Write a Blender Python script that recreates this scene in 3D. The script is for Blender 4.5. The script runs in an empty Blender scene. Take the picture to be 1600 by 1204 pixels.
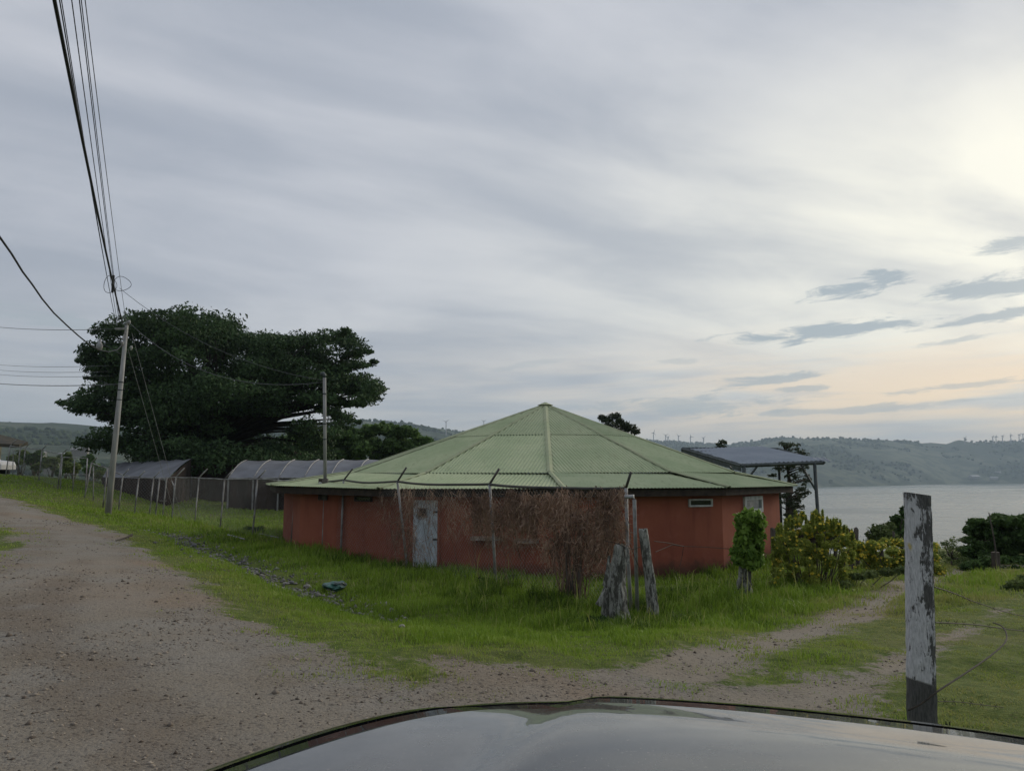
import bpy, math, random
import numpy as np
from mathutils import Vector, noise as mnoise
random.seed(7)
rng = np.random.default_rng(11)
SC = bpy.context.scene
COL = SC.collection

# ---------------------------------------------------------------- camera, sky, sun, exposure
EYE = 1.6
F = 1200.0
HZ = 738.0
PITCH = math.atan((HZ - 602.0) / F)
cam_d = bpy.data.cameras.new('camera')
cam_d.sensor_width = 36.0
cam_d.lens = 36.0 * F / 1600.0
cam_d.clip_start = 0.05
cam_d.clip_end = 30000
cam = bpy.data.objects.new('camera', cam_d)
COL.objects.link(cam)
cam.location = (0, 0, EYE)
cam.rotation_euler = (math.pi / 2 + PITCH, 0, 0)
SC.camera = cam

SUN_AZ = math.radians(50)      # to the right of the view direction (+Y)
SUN_EL = math.radians(20)
world = bpy.data.worlds.new('World')
SC.world = world
world.use_nodes = True


class NB:
    """small node-tree builder"""
    def __init__(s, nt):
        s.nt = nt
        s.n = nt.nodes
        s.l = nt.links

    def node(s, t, **kw):
        nd = s.n.new(t)
        for k, v in kw.items():
            setattr(nd, k, v)
        return nd

    def put(s, sock, v):
        if hasattr(v, 'links') or hasattr(v, 'is_output'):
            s.l.new(v, sock)
        else:
            sock.default_value = v

    def m(s, op, a, b=0.0, c=None, clamp=False):
        nd = s.node('ShaderNodeMath', operation=op, use_clamp=clamp)
        s.put(nd.inputs[0], a)
        s.put(nd.inputs[1], b)
        if c is not None:
            s.put(nd.inputs[2], c)
        return nd.outputs[0]

    def smooth(s, x, lo, hi, a=0.0, b=1.0):
        nd = s.node('ShaderNodeMapRange', interpolation_type='SMOOTHSTEP')
        s.put(nd.inputs[0], x)
        nd.inputs[1].default_value = lo
        nd.inputs[2].default_value = hi
        nd.inputs[3].default_value = a
        nd.inputs[4].default_value = b
        return nd.outputs[0]

    def mix(s, f, a, b, blend='MIX'):
        nd = s.node('ShaderNodeMix', data_type='RGBA', blend_type=blend)
        s.put(nd.inputs[0], f)
        for sock, v in ((nd.inputs[6], a), (nd.inputs[7], b)):
            if isinstance(v, tuple) and len(v) == 3:
                v = (*v, 1)
            s.put(sock, v)
        return nd.outputs[2]

    def noise(s, vec, scale, detail=4, rough=0.55, dist=0.0):
        nd = s.node('ShaderNodeTexNoise')
        if vec is not None:
            s.l.new(vec, nd.inputs['Vector'])
        nd.inputs['Scale'].default_value = scale
        nd.inputs['Detail'].default_value = detail
        nd.inputs['Roughness'].default_value = rough
        nd.inputs['Distortion'].default_value = dist
        return nd.outputs['Fac']

    def xyz(s, x, y, z):
        nd = s.node('ShaderNodeCombineXYZ')
        s.put(nd.inputs[0], x)
        s.put(nd.inputs[1], y)
        s.put(nd.inputs[2], z)
        return nd.outputs[0]


def build_world():
    b = NB(world.node_tree)
    b.n.clear()
    out = b.node('ShaderNodeOutputWorld')
    tc = b.node('ShaderNodeTexCoord').outputs['Generated']
    sep = b.node('ShaderNodeSeparateXYZ')
    b.l.new(tc, sep.inputs[0])
    x, y, z = sep.outputs
    az = b.m('ARCTAN2', x, y)                        # 0 ahead, + to the right
    el = b.m('ARCSINE', b.m('MINIMUM', b.m('MAXIMUM', z, -1.0), 1.0))
    elp = b.m('MAXIMUM', el, 0.0)
    # cloud-sheet coordinates (a flat layer overhead), turned so that the bands run towards the sunset
    den = b.m('ADD', b.m('MAXIMUM', z, 0.0), 0.10)
    cx, cy = b.m('DIVIDE', x, den), b.m('DIVIDE', y, den)
    ca, sa = math.cos(math.radians(62)), math.sin(math.radians(62))
    al = b.m('ADD', b.m('MULTIPLY', cx, sa), b.m('MULTIPLY', cy, ca))     # along the bands
    ac = b.m('SUBTRACT', b.m('MULTIPLY', cx, ca), b.m('MULTIPLY', cy, sa))
    v1 = b.xyz(b.m('MULTIPLY', al, 0.42), b.m('MULTIPLY', ac, 0.66), 1.7)
    n1 = b.noise(v1, 1.3, 6, 0.50, 1.1)
    v2 = b.xyz(b.m('MULTIPLY', al, 0.8), b.m('MULTIPLY', ac, 1.5), 4.2)
    n2 = b.noise(v2, 1.6, 6, 0.55, 0.4)
    vl = b.xyz(b.m('MULTIPLY', az, 2.0), b.m('MULTIPLY', b.m('SUBTRACT', el, b.m('MULTIPLY', az, 0.03)), 22.0), 0.3)
    nl = b.noise(vl, 1.5, 6, 0.55, 0.3)              # low horizontal streaks
    # distance from the hidden sun
    gx, gy = math.sin(math.radians(41)) * math.cos(math.radians(17)), math.cos(math.radians(41)) * math.cos(math.radians(17))
    gz = math.sin(math.radians(17))
    dot = b.node('ShaderNodeVectorMath', operation='DOT_PRODUCT')
    b.l.new(tc, dot.inputs[0])
    dot.inputs[1].default_value = (gx, gy, gz)
    ang = b.m('ARCCOSINE', b.m('MINIMUM', dot.outputs['Value'], 1.0))
    # base grey with light bands
    shade = b.m('ADD', b.m('MULTIPLY', n1, 0.65), b.m('MULTIPLY', n2, 0.35))
    k = b.smooth(shade, 0.34, 0.66)
    base = b.mix(k, (0.335, 0.365, 0.425), (0.525, 0.540, 0.585))
    low = b.mix(b.smooth(nl, 0.35, 0.65), (0.335, 0.360, 0.410), (0.490, 0.500, 0.520))
    base = b.mix(b.smooth(el, 0.04, 0.30, 0.85, 0.0), base, low)
    # the wide glow where the sun stands behind the sheet
    g1 = b.m('EXPONENT', b.m('MULTIPLY', b.m('MULTIPLY', ang, ang), -3.6))
    gl = b.m('MULTIPLY', g1, b.m('ADD', 0.52, b.m('MULTIPLY', k, 1.0)))
    gl = b.m('MULTIPLY', gl, b.smooth(el, 0.02, 0.22, 0.30, 1.0))
    gl = b.m('MULTIPLY', gl, b.smooth(el, 0.24, 0.58, 1.0, 0.12))
    col = b.mix(b.m('MINIMUM', b.m('MULTIPLY', gl, 0.92), 0.95), base, (0.93, 0.905, 0.775))
    # warm band low on the right
    wa = b.m('EXPONENT', b.m('MULTIPLY', b.m('POWER', b.m('SUBTRACT', az, 0.66), 2.0), -3.4))
    we = b.m('EXPONENT', b.m('MULTIPLY', b.m('POWER', b.m('SUBTRACT', el, 0.080), 2.0), -240.0))
    wf = b.m('MULTIPLY', b.m('MULTIPLY', wa, we), b.smooth(nl, 0.36, 0.60))
    col = b.mix(b.m('MULTIPLY', wf, 1.1, clamp=True), col, (0.99, 0.77, 0.52))
    # single darker clouds in front of the glow
    vw = b.xyz(b.m('MULTIPLY', az, 12.0), b.m('MULTIPLY', b.m('SUBTRACT', el, b.m('MULTIPLY', az, 0.05)), 62.0), 0.0)
    nw = b.noise(vw, 1.0, 8, 0.68, 0.5)

    def cloudlet(px, py, rx, ry, tilt, amt):
        nonlocal col
        dx, dz = (px - 800) / F, (602 - py) / F
        c, s_ = math.cos(PITCH), math.sin(PITCH)
        wy, wz = c - s_ * dz, s_ + c * dz
        a0, e0 = math.atan2(dx, wy), math.atan2(wz, math.hypot(dx, wy))
        ra, re = rx / F * 0.85, ry / F * 0.85
        da = b.m('SUBTRACT', az, a0)
        de = b.m('SUBTRACT', b.m('SUBTRACT', el, e0), b.m('MULTIPLY', da, tilt))
        d = b.m('SQRT', b.m('ADD', b.m('POWER', b.m('DIVIDE', da, ra), 2.0), b.m('POWER', b.m('DIVIDE', de, re), 2.0)))
        d = b.m('ADD', d, b.m('MULTIPLY', b.m('SUBTRACT', nw, 0.5), 4.2))
        f = b.m('MULTIPLY', b.smooth(d, 0.45, 1.10, 1.0, 0.0), min(1.0, amt * 1.1))
        col = b.mix(f, col, (0.33, 0.385, 0.42))
    for a in ((1350, 445, 85, 16, 0.10, 0.85), (1545, 450, 100, 17, 0.02, 0.8), (1300, 516, 170, 14, 0.05, 0.85),
              (1560, 492, 110, 10, 0.13, 0.75), (1590, 378, 70, 14, 0.1, 0.65), (1200, 594, 110, 10, 0.05, 0.7),
              (1250, 607, 60, 6, 0.0, 0.6), (1080, 632, 190, 16, 0.0, 0.6), (1070, 565, 60, 6, 0.0, 0.3),
              (1500, 530, 60, 5, 0.1, 0.5), (1520, 600, 110, 6, 0.06, 0.5), (60, 495, 130, 14, -0.05, 0.45),
              (1330, 640, 220, 7, 0.02, 0.55), (830, 570, 60, 8, 0.1, 0.3)):
        cloudlet(*a)
    dk = b.smooth(ang, 0.95, 2.4, 1.0, 0.74)
    col = b.mix(1.0, col, b.xyz(dk, dk, b.m('POWER', dk, 0.93)), 'MULTIPLY')
    # below the horizon the sky goes on as a dull grey
    col = b.mix(b.smooth(el, -0.10, 0.0, 1.0, 0.0), col, (0.20, 0.21, 0.21))
    bgc = b.node('ShaderNodeBackground')
    b.l.new(col, bgc.inputs[0])
    bgc.inputs[1].default_value = 1.0
    sky = b.node('ShaderNodeTexSky', sky_type='NISHITA')
    sky.sun_disc = False
    sky.sun_elevation = SUN_EL
    sky.sun_rotation = SUN_AZ
    bgs = b.node('ShaderNodeBackground')
    b.l.new(sky.outputs[0], bgs.inputs[0])
    bgs.inputs[1].default_value = 0.12
    mx = b.node('ShaderNodeMixShader')
    mx.inputs[0].default_value = 0.94               # the cloud sheet covers nearly all of it
    b.l.new(bgs.outputs[0], mx.inputs[1])
    b.l.new(bgc.outputs[0], mx.inputs[2])
    b.l.new(mx.outputs[0], out.inputs[0])


build_world()
sd = bpy.data.lights.new('sun', 'SUN')
sd.energy = 1.5
sd.angle = math.radians(25)
sd.color = (1.0, 0.90, 0.74)
sun = bpy.data.objects.new('sun', sd)
COL.objects.link(sun)
sdir = Vector((math.sin(SUN_AZ) * math.cos(SUN_EL), math.cos(SUN_AZ) * math.cos(SUN_EL), math.sin(SUN_EL)))
sun.rotation_euler = sdir.to_track_quat('Z', 'Y').to_euler()
sun.location = (30, 30, 30)
vs = SC.view_settings
vs.view_transform = 'Standard'
vs.look = 'None'
vs.gamma = 1.0
vs.use_curve_mapping = False
vs.exposure = 0.25
SC.cycles.volume_bounces = 1
SC.cycles.max_bounces = 8
SC.cycles.transparent_max_bounces = 12


# ---------------------------------------------------------------- helpers
def P(px, py, Y):
    """world point seen at pixel (px, py) of the photograph at depth Y"""
    dx, dz = (px - 800) / F, (602 - py) / F
    c, s = math.cos(PITCH), math.sin(PITCH)
    wy, wz = c - s * dz, s + c * dz
    t = Y / wy
    return Vector((dx * t, Y, EYE + wz * t))


def tag(o, label=None, cat=None, group=None, kind=None):
    if label: o['label'] = label
    if cat: o['category'] = cat
    if group: o['group'] = group
    if kind: o['kind'] = kind
    return o


def link(o, parent=None):
    COL.objects.link(o)
    if parent is not None:
        o.parent = parent
        o.matrix_parent_inverse = parent.matrix_world.inverted() if False else o.matrix_parent_inverse
    return o


def empty(name, loc, label, cat, group=None, rotz=0.0):
    o = bpy.data.objects.new(name, None)
    o.empty_display_size = 0.2
    o.location = loc
    o.rotation_euler = (0, 0, rotz)
    COL.objects.link(o)
    return tag(o, label, cat, group)


class MB:
    """collects geometry in world (or local) coordinates and builds ONE mesh object"""
    def __init__(s):
        s.v, s.f = [], []

    def add(s, vs_, fs_):
        k = len(s.v)
        s.v += [tuple(p) for p in vs_]
        s.f += [tuple(i + k for i in f) for f in fs_]

    def box(s, c, size, rz=0.0, rx=0.0, ry=0.0):
        hx, hy, hz = size[0] / 2, size[1] / 2, size[2] / 2
        from mathutils import Euler
        R = Euler((rx, ry, rz)).to_matrix()
        vs_ = [Vector(c) + R @ Vector((sx * hx, sy * hy, sz * hz)) for sx in (-1, 1) for sy in (-1, 1) for sz in (-1, 1)]
        s.add(vs_, [(0, 1, 3, 2), (4, 6, 7, 5), (0, 4, 5, 1), (2, 3, 7, 6), (0, 2, 6, 4), (1, 5, 7, 3)])

    def tube(s, pts, r, n=6, r1=None, cap=True):
        pts = [Vector(p) for p in pts]
        rs = r if isinstance(r, (list, tuple)) else [r + ((r1 if r1 is not None else r) - r) * i / max(1, len(pts) - 1) for i in range(len(pts))]
        k = len(s.v)
        up = Vector((0, 0, 1))
        for i, p in enumerate(pts):
            d = (pts[min(i + 1, len(pts) - 1)] - pts[max(i - 1, 0)])
            if d.length < 1e-9: d = Vector((0, 0, 1))
            d.normalize()
            a = d.cross(up)
            if a.length < 0.05: a = d.cross(Vector((0, 1, 0)))
            a.normalize()
            bb = d.cross(a)
            for j in range(n):
                t = 2 * math.pi * j / n
                s.v.append(tuple(p + (a * math.cos(t) + bb * math.sin(t)) * rs[i]))
        for i in range(len(pts) - 1):
            for j in range(n):
                j2 = (j + 1) % n
                s.f.append((k + i * n + j, k + i * n + j2, k + (i + 1) * n + j2, k + (i + 1) * n + j))
        if cap and n > 2:
            s.f.append(tuple(k + j for j in reversed(range(n))))
            s.f.append(tuple(k + (len(pts) - 1) * n + j for j in range(n)))

    def build(s, name, mat, parent=None, smooth=False, local=True):
        """vertices are given in world coordinates; with a parent they are moved into its frame"""
        me = bpy.data.meshes.new(name)
        vv = s.v
        if parent is not None and local:
            pl = Vector(parent.location)
            q_ = parent.parent
            while q_ is not None:
                pl += Vector(q_.location)
                q_ = q_.parent
            rz = parent.rotation_euler[2]
            c, sn = math.cos(-rz), math.sin(-rz)
            q = []
            for p in vv:
                x, y, z = p[0] - pl.x, p[1] - pl.y, p[2] - pl.z
                q.append((x * c - y * sn, x * sn + y * c, z))
            vv = q
        me.from_pydata(vv, [], s.f)
        me.update()
        if smooth:
            me.polygons.foreach_set('use_smooth', [True] * len(me.polygons))
        me.materials.append(mat)
        o = bpy.data.objects.new(name, me)
        COL.objects.link(o)
        if parent is not None: o.parent = parent
        return o


def np_mesh(name, verts, faces, mat, parent=None, tint=None, smooth=False, offset=None):
    """verts (n,3); faces (m,k) int; tint per face"""
    verts = np.asarray(verts, dtype=np.float32)
    faces = np.asarray(faces, dtype=np.int32)
    if offset is not None:
        verts = verts - np.asarray(offset, dtype=np.float32)
    me = bpy.data.meshes.new(name)
    me.vertices.add(len(verts))
    me.vertices.foreach_set('co', verts.ravel())
    k = faces.shape[1]
    me.loops.add(faces.size)
    me.loops.foreach_set('vertex_index', faces.ravel())
    me.polygons.add(len(faces))
    me.polygons.foreach_set('loop_start', np.arange(0, faces.size, k, dtype=np.int32))
    me.polygons.foreach_set('loop_total', np.full(len(faces), k, dtype=np.int32))
    if smooth:
        me.polygons.foreach_set('use_smooth', np.ones(len(faces), dtype=bool))
    me.update(calc_edges=True)
    if tint is not None:
        at = me.attributes.new('tint', 'FLOAT', 'FACE')
        at.data.foreach_set('value', np.asarray(tint, dtype=np.float32))
    me.materials.append(mat)
    o = bpy.data.objects.new(name, me)
    COL.objects.link(o)
    if parent is not None: o.parent = parent
    return o


def vnoise(x, y, seed=0):
    """value noise in 2D, 0..1, vectorised"""
    xi, yi = np.floor(x).astype(np.int64), np.floor(y).astype(np.int64)
    xf, yf = x - xi, y - yi
    u, v = xf * xf * (3 - 2 * xf), yf * yf * (3 - 2 * yf)

    def h(a, b):
        n = (a * 374761393 + b * 668265263 + seed * 974711) & 0x7fffffff
        n = ((n ^ (n >> 13)) * 1274126177) & 0x7fffffff
        return ((n ^ (n >> 16)) & 0xffff) / 65535.0
    return (h(xi, yi) * (1 - u) + h(xi + 1, yi) * u) * (1 - v) + (h(xi, yi + 1) * (1 - u) + h(xi + 1, yi + 1) * u) * v


def fbm(x, y, octs=4, seed=0):
    s, a, t = 0.0, 1.0, 0.0
    for i in range(octs):
        s = s + a * vnoise(x * 2 ** i + i * 17.3, y * 2 ** i - i * 9.1, seed + i)
        t += a
        a *= 0.5
    return s / t


def sstep(x, a, b):
    t = np.clip((x - a) / (b - a), 0, 1)
    return t * t * (3 - 2 * t)


# ---------------------------------------------------------------- materials
def pmat(name, c1, c2=None, rough=0.8, scale=4.0, detail=5, bump=0.0, bscale=30.0, metal=0.0, c3=None, s3=1.0, t3=(0.55, 0.7),
         stretch=(1, 1, 1), spec=0.3, lo=0.35, hi=0.65, bdist=0.02):
    m = bpy.data.materials.new(name)
    m.use_nodes = True
    b = NB(m.node_tree)
    pr = b.n['Principled BSDF']
    tc = b.node('ShaderNodeTexCoord').outputs['Object']
    mp = b.node('ShaderNodeMapping')
    mp.inputs['Scale'].default_value = stretch
    b.l.new(tc, mp.inputs[0])
    v = mp.outputs[0]
    if c2 is None:
        c2 = tuple(x * 0.75 for x in c1)
    col = b.mix(b.smooth(b.noise(v, scale, detail), lo, hi), c1, c2)
    if c3 is not None:
        col = b.mix(b.smooth(b.noise(v, s3, 5, 0.6), t3[0], t3[1]), col, c3)
    b.l.new(col, pr.inputs['Base Color'])
    pr.inputs['Roughness'].default_value = rough
    pr.inputs['Metallic'].default_value = metal
    pr.inputs['Specular IOR Level'].default_value = spec
    if bump > 0:
        bp = b.node('ShaderNodeBump')
        bp.inputs['Strength'].default_value = bump
        bp.inputs['Distance'].default_value = bdist
        b.l.new(b.noise(v, bscale, 5), bp.inputs['Height'])
        b.l.new(bp.outputs[0], pr.inputs['Normal'])
    return m


def leaf_mat(name, dark, light, trans=0.25, rough=0.6, dry=None):
    m = bpy.data.materials.new(name)
    m.use_nodes = True
    b = NB(m.node_tree)
    pr = b.n['Principled BSDF']
    at = b.node('ShaderNodeAttribute', attribute_name='tint').outputs['Fac']
    col = b.mix(at, dark, light)
    if dry is not None:
        tc = b.node('ShaderNodeTexCoord').outputs['Object']
        col = b.mix(b.smooth(b.noise(tc, 0.55, 4), 0.48, 0.72), col, dry)
    b.l.new(col, pr.inputs['Base Color'])
    pr.inputs['Roughness'].default_value = rough
    pr.inputs['Specular IOR Level'].default_value = 0.12
    tr = b.node('ShaderNodeBsdfTranslucent')
    b.l.new(col, tr.inputs[0])
    mx = b.node('ShaderNodeMixShader')
    mx.inputs[0].default_value = trans
    b.l.new(pr.outputs[0], mx.inputs[1])
    b.l.new(tr.outputs[0], mx.inputs[2])
    b.l.new(mx.outputs[0], b.n['Material Output'].inputs[0])
    return m


M = {}
M['galv'] = pmat('galvanised_steel', (0.34, 0.35, 0.35), (0.22, 0.21, 0.20), 0.6, 6, bump=0.1, metal=0.3)
M['rail'] = pmat('weathered_rail', (0.36, 0.36, 0.35), (0.16, 0.15, 0.14), 0.65, 2.5, metal=0.2)
M['rail_dark'] = pmat('dark_fence_pipe', (0.06, 0.06, 0.055), (0.10, 0.09, 0.08), 0.7, 3)
M['wire'] = pmat('black_cable', (0.018, 0.02, 0.024), None, 0.6)
M['wire_grey'] = pmat('grey_wire', (0.10, 0.105, 0.11), None, 0.5)
M['rusty'] = pmat('rusty_wire', (0.055, 0.045, 0.032), (0.03, 0.027, 0.022), 0.8, 20)
M['concrete'] = pmat('pale_concrete', (0.36, 0.36, 0.34), (0.26, 0.26, 0.25), 0.85, 3, bump=0.2, stretch=(3, 3, 0.4))
M['bark'] = pmat('bark', (0.055, 0.045, 0.035), (0.10, 0.085, 0.07), 0.9, 5, bump=0.6, bscale=14, stretch=(3, 3, 0.6))
M['dark_bark'] = pmat('dark_bark', (0.022, 0.019, 0.016), (0.035, 0.03, 0.025), 0.95, 5, bump=0.4)
M['pale_bark'] = pmat('pale_bark', (0.14, 0.12, 0.10), (0.06, 0.05, 0.045), 0.9, 5, bump=0.5, bscale=14, stretch=(3, 3, 0.6))
M['leaf_big'] = leaf_mat('dark_tree_leaves', (0.010, 0.022, 0.012), (0.100, 0.170, 0.065), 0.16)
M['leaf_mid'] = leaf_mat('bushy_tree_leaves', (0.026, 0.055, 0.016), (0.120, 0.200, 0.060), 0.25)
M['leaf_round'] = leaf_mat('rounded_tree_leaves', (0.040, 0.080, 0.026), (0.190, 0.300, 0.100), 0.3)
M['leaf_pine'] = leaf_mat('pine_needles', (0.022, 0.034, 0.020), (0.090, 0.115, 0.065), 0.2)
M['leaf_shrub'] = leaf_mat('shrub_leaves', (0.050, 0.080, 0.026), (0.190, 0.240, 0.080), 0.3)
M['leaf_flowerbush'] = leaf_mat('flowering_bush_leaves', (0.100, 0.150, 0.028), (0.400, 0.450, 0.090), 0.42)
M['leaf_vine'] = leaf_mat('vine_leaves', (0.050, 0.115, 0.016), (0.270, 0.410, 0.080), 0.3, 0.45)
M['leaf_weed'] = leaf_mat('dark_weed_leaves', (0.012, 0.030, 0.008), (0.045, 0.095, 0.020), 0.2)
M['dead'] = leaf_mat('dead_twigs', (0.075, 0.050, 0.038), (0.470, 0.325, 0.235), 0.05, 0.9)
M['petal'] = leaf_mat('yellow_petals', (0.62, 0.42, 0.02), (0.85, 0.72, 0.12), 0.3)
M['roof_green'] = None


def roof_mat(name, ca, cb, stain, rust, metal=0.0, rough=0.65):
    m = bpy.data.materials.new(name)
    m.use_nodes = True
    b = NB(m.node_tree)
    pr = b.n['Principled BSDF']
    tc = b.node('ShaderNodeTexCoord').outputs['Object']
    n1 = b.noise(tc, 0.7, 6, 0.6)
    n2 = b.noise(tc, 5.0, 5, 0.65)
    col = b.mix(b.smooth(n1, 0.36, 0.64), ca, cb)
    col = b.mix(b.m('MULTIPLY', b.smooth(n2, 0.5, 0.72), 0.55), col, stain)
    n3 = b.noise(tc, 1.9, 7, 0.7)
    col = b.mix(b.smooth(n3, 0.64, 0.74), col, rust)
    mp = b.node('ShaderNodeMapping')
    mp.inputs['Scale'].default_value = (6.0, 1.2, 1.2)
    b.l.new(tc, mp.inputs[0])
    col = b.mix(b.m('MULTIPLY', b.smooth(b.noise(mp.outputs[0], 1.0, 6, 0.7), 0.55, 0.75), 0.5), col, tuple(x * .55 for x in stain))
    rnd = b.node('ShaderNodeObjectInfo').outputs['Random']
    rv = b.m('ADD', 0.86, b.m('MULTIPLY', rnd, 0.24))
    col = b.mix(1.0, col, b.xyz(rv, rv, b.m('MULTIPLY', rv, 0.97)), 'MULTIPLY')
    b.l.new(col, pr.inputs['Base Color'])
    pr.inputs['Roughness'].default_value = rough
    pr.inputs['Metallic'].default_value = metal
    pr.inputs['Specular IOR Level'].default_value = 0.35
    return m


M['roof_green'] = roof_mat('faded_green_sheet', (0.320, 0.390, 0.225), (0.390, 0.445, 0.270), (0.240, 0.290, 0.160), (0.300, 0.275, 0.165))
M['ridge_cap'] = roof_mat('ridge_cap_sheet', (0.300, 0.350, 0.200), (0.340, 0.370, 0.225), (0.190, 0.205, 0.120), (0.290, 0.235, 0.150))
M['roof_blue'] = roof_mat('blue_grey_sheet', (0.150, 0.185, 0.235), (0.185, 0.220, 0.270), (0.120, 0.150, 0.190), (0.17, 0.19, 0.21), 0.2, 0.5)
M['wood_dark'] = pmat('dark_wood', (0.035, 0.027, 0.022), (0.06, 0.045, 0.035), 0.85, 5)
M['white_frame'] = pmat('white_paint', (0.62, 0.63, 0.62), (0.45, 0.45, 0.43), 0.6, 8)
M['dark_glass'] = pmat('dark_glass', (0.02, 0.025, 0.025), None, 0.12, spec=0.6)
M['grey_glass'] = pmat('frosted_glass', (0.16, 0.18, 0.18), (0.11, 0.12, 0.12), 0.3, spec=0.5)
M['greenhouse'] = pmat('shade_plastic', (0.22, 0.23, 0.25), (0.16, 0.165, 0.18), 0.7, 0.8, spec=0.3)
M['net'] = pmat('dark_brown_netting', (0.045, 0.030, 0.025), (0.022, 0.017, 0.015), 0.95, 1.2, stretch=(1, 1, 0.3))
M['metal_dark'] = pmat('dark_steel', (0.07, 0.085, 0.085), (0.04, 0.05, 0.05), 0.6, 4)
M['stone'] = pmat('pale_stone', (0.33, 0.32, 0.28), (0.17, 0.16, 0.14), 0.9, 6, bump=0.5, bscale=25)
M['stone_grey'] = pmat('grey_stone', (0.20, 0.20, 0.20), (0.10, 0.10, 0.10), 0.9, 6, bump=0.5, bscale=25)


def wall_mat():
    m = bpy.data.materials.new('terracotta_wall')
    m.use_nodes = True
    b = NB(m.node_tree)
    pr = b.n['Principled BSDF']
    tc = b.node('ShaderNodeTexCoord').outputs['Object']
    sp = b.node('ShaderNodeSeparateXYZ')
    b.l.new(tc, sp.inputs[0])
    col = b.mix(b.smooth(b.noise(tc, 0.8, 6, 0.6), 0.35, 0.66), (0.320, 0.105, 0.062), (0.265, 0.080, 0.050))
    mp = b.node('ShaderNodeMapping')
    mp.inputs['Scale'].default_value = (2.5, 2.5, 0.25)
    b.l.new(tc, mp.inputs[0])
    col = b.mix(b.m('MULTIPLY', b.smooth(b.noise(mp.outputs[0], 1.6, 6, 0.6), 0.46, 0.74), 0.50), col, (0.17, 0.055, 0.038))
    col = b.mix(b.m('MULTIPLY', b.smooth(b.noise(tc, 3.5, 6, 0.6), 0.52, 0.7), 0.35), col, (0.36, 0.13, 0.09))
    # splashed soil along the foot of the wall
    h = b.m('ADD', sp.outputs[2], b.m('MULTIPLY', b.m('SUBTRACT', b.noise(tc, 3.0, 6, 0.7), 0.5), 0.7))
    col = b.mix(b.smooth(h, 0.0, 0.36, 0.75, 0.0), col, (0.065, 0.045, 0.032))
    b.l.new(col, pr.inputs['Base Color'])
    pr.inputs['Roughness'].default_value = 0.85
    pr.inputs['Specular IOR Level'].default_value = 0.2
    bp = b.node('ShaderNodeBump')
    bp.inputs['Strength'].default_value = 0.25
    bp.inputs['Distance'].default_value = 0.02
    b.l.new(b.noise(tc, 9, 6), bp.inputs['Height'])
    b.l.new(bp.outputs[0], pr.inputs['Normal'])
    return m


M['wall'] = wall_mat()


def painted_wood_mat():
    """grey-white paint flaking off dark wood; grain runs along z"""
    m = bpy.data.materials.new('peeling_white_paint')
    m.use_nodes = True
    b = NB(m.node_tree)
    pr = b.n['Principled BSDF']
    tc = b.node('ShaderNodeTexCoord').outputs['Object']
    mp = b.node('ShaderNodeMapping')
    mp.inputs['Scale'].default_value = (1, 1, 0.22)
    b.l.new(tc, mp.inputs[0])
    g = b.noise(mp.outputs[0], 95, 7, 0.65)
    f = b.noise(mp.outputs[0], 42, 8, 0.74, 0.8)
    f2 = b.noise(tc, 10, 6, 0.7)
    sp = b.node('ShaderNodeSeparateXYZ')
    b.l.new(tc, sp.inputs[0])
    paint = b.mix(b.smooth(g, 0.35, 0.7), (0.56, 0.57, 0.57), (0.34, 0.35, 0.355))
    wood = b.mix(b.smooth(g, 0.3, 0.7), (0.040, 0.042, 0.040), (0.105, 0.105, 0.098))
    edge = b.smooth(b.m('ABSOLUTE', b.m('ADD', sp.outputs[0], b.m('MULTIPLY', sp.outputs[2], 0.024))), 0.055, 0.082, 0.0, 0.09)
    top = b.smooth(sp.outputs[2], 1.38, 1.48, 0.0, 0.10)
    loss = b.m('ADD', b.m('ADD', b.m('MULTIPLY', f, 0.6), b.m('MULTIPLY', f2, 0.4)), b.m('ADD', edge, top))
    k = b.smooth(loss, 0.550, 0.585)
    k = b.m('MAXIMUM', k, b.smooth(b.m('ADD', sp.outputs[2], b.m('MULTIPLY', sp.outputs[0], 0.3)), 0.385, 0.40, 1.0, 0.0))
    col = b.mix(k, paint, wood)
    ylw = b.node('ShaderNodeVectorMath', operation='DISTANCE')
    b.l.new(tc, ylw.inputs[0])
    ylw.inputs[1].default_value = (-0.03, -0.035, 1.17)
    yk = b.smooth(b.m('ADD', ylw.outputs['Value'], b.m('MULTIPLY', b.m('SUBTRACT', f2, 0.5), 0.10)), 0.012, 0.03, 0.8, 0.0)
    col = b.mix(yk, col, (0.42, 0.33, 0.04))
    b.l.new(col, pr.inputs['Base Color'])
    pr.inputs['Roughness'].default_value = 0.85
    bp = b.node('ShaderNodeBump')
    bp.inputs['Strength'].default_value = 0.7
    bp.inputs['Distance'].default_value = 0.006
    b.l.new(b.m('SUBTRACT', b.m('MULTIPLY', g, 0.6), k), bp.inputs['Height'])
    b.l.new(bp.outputs[0], pr.inputs['Normal'])
    return m


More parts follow.
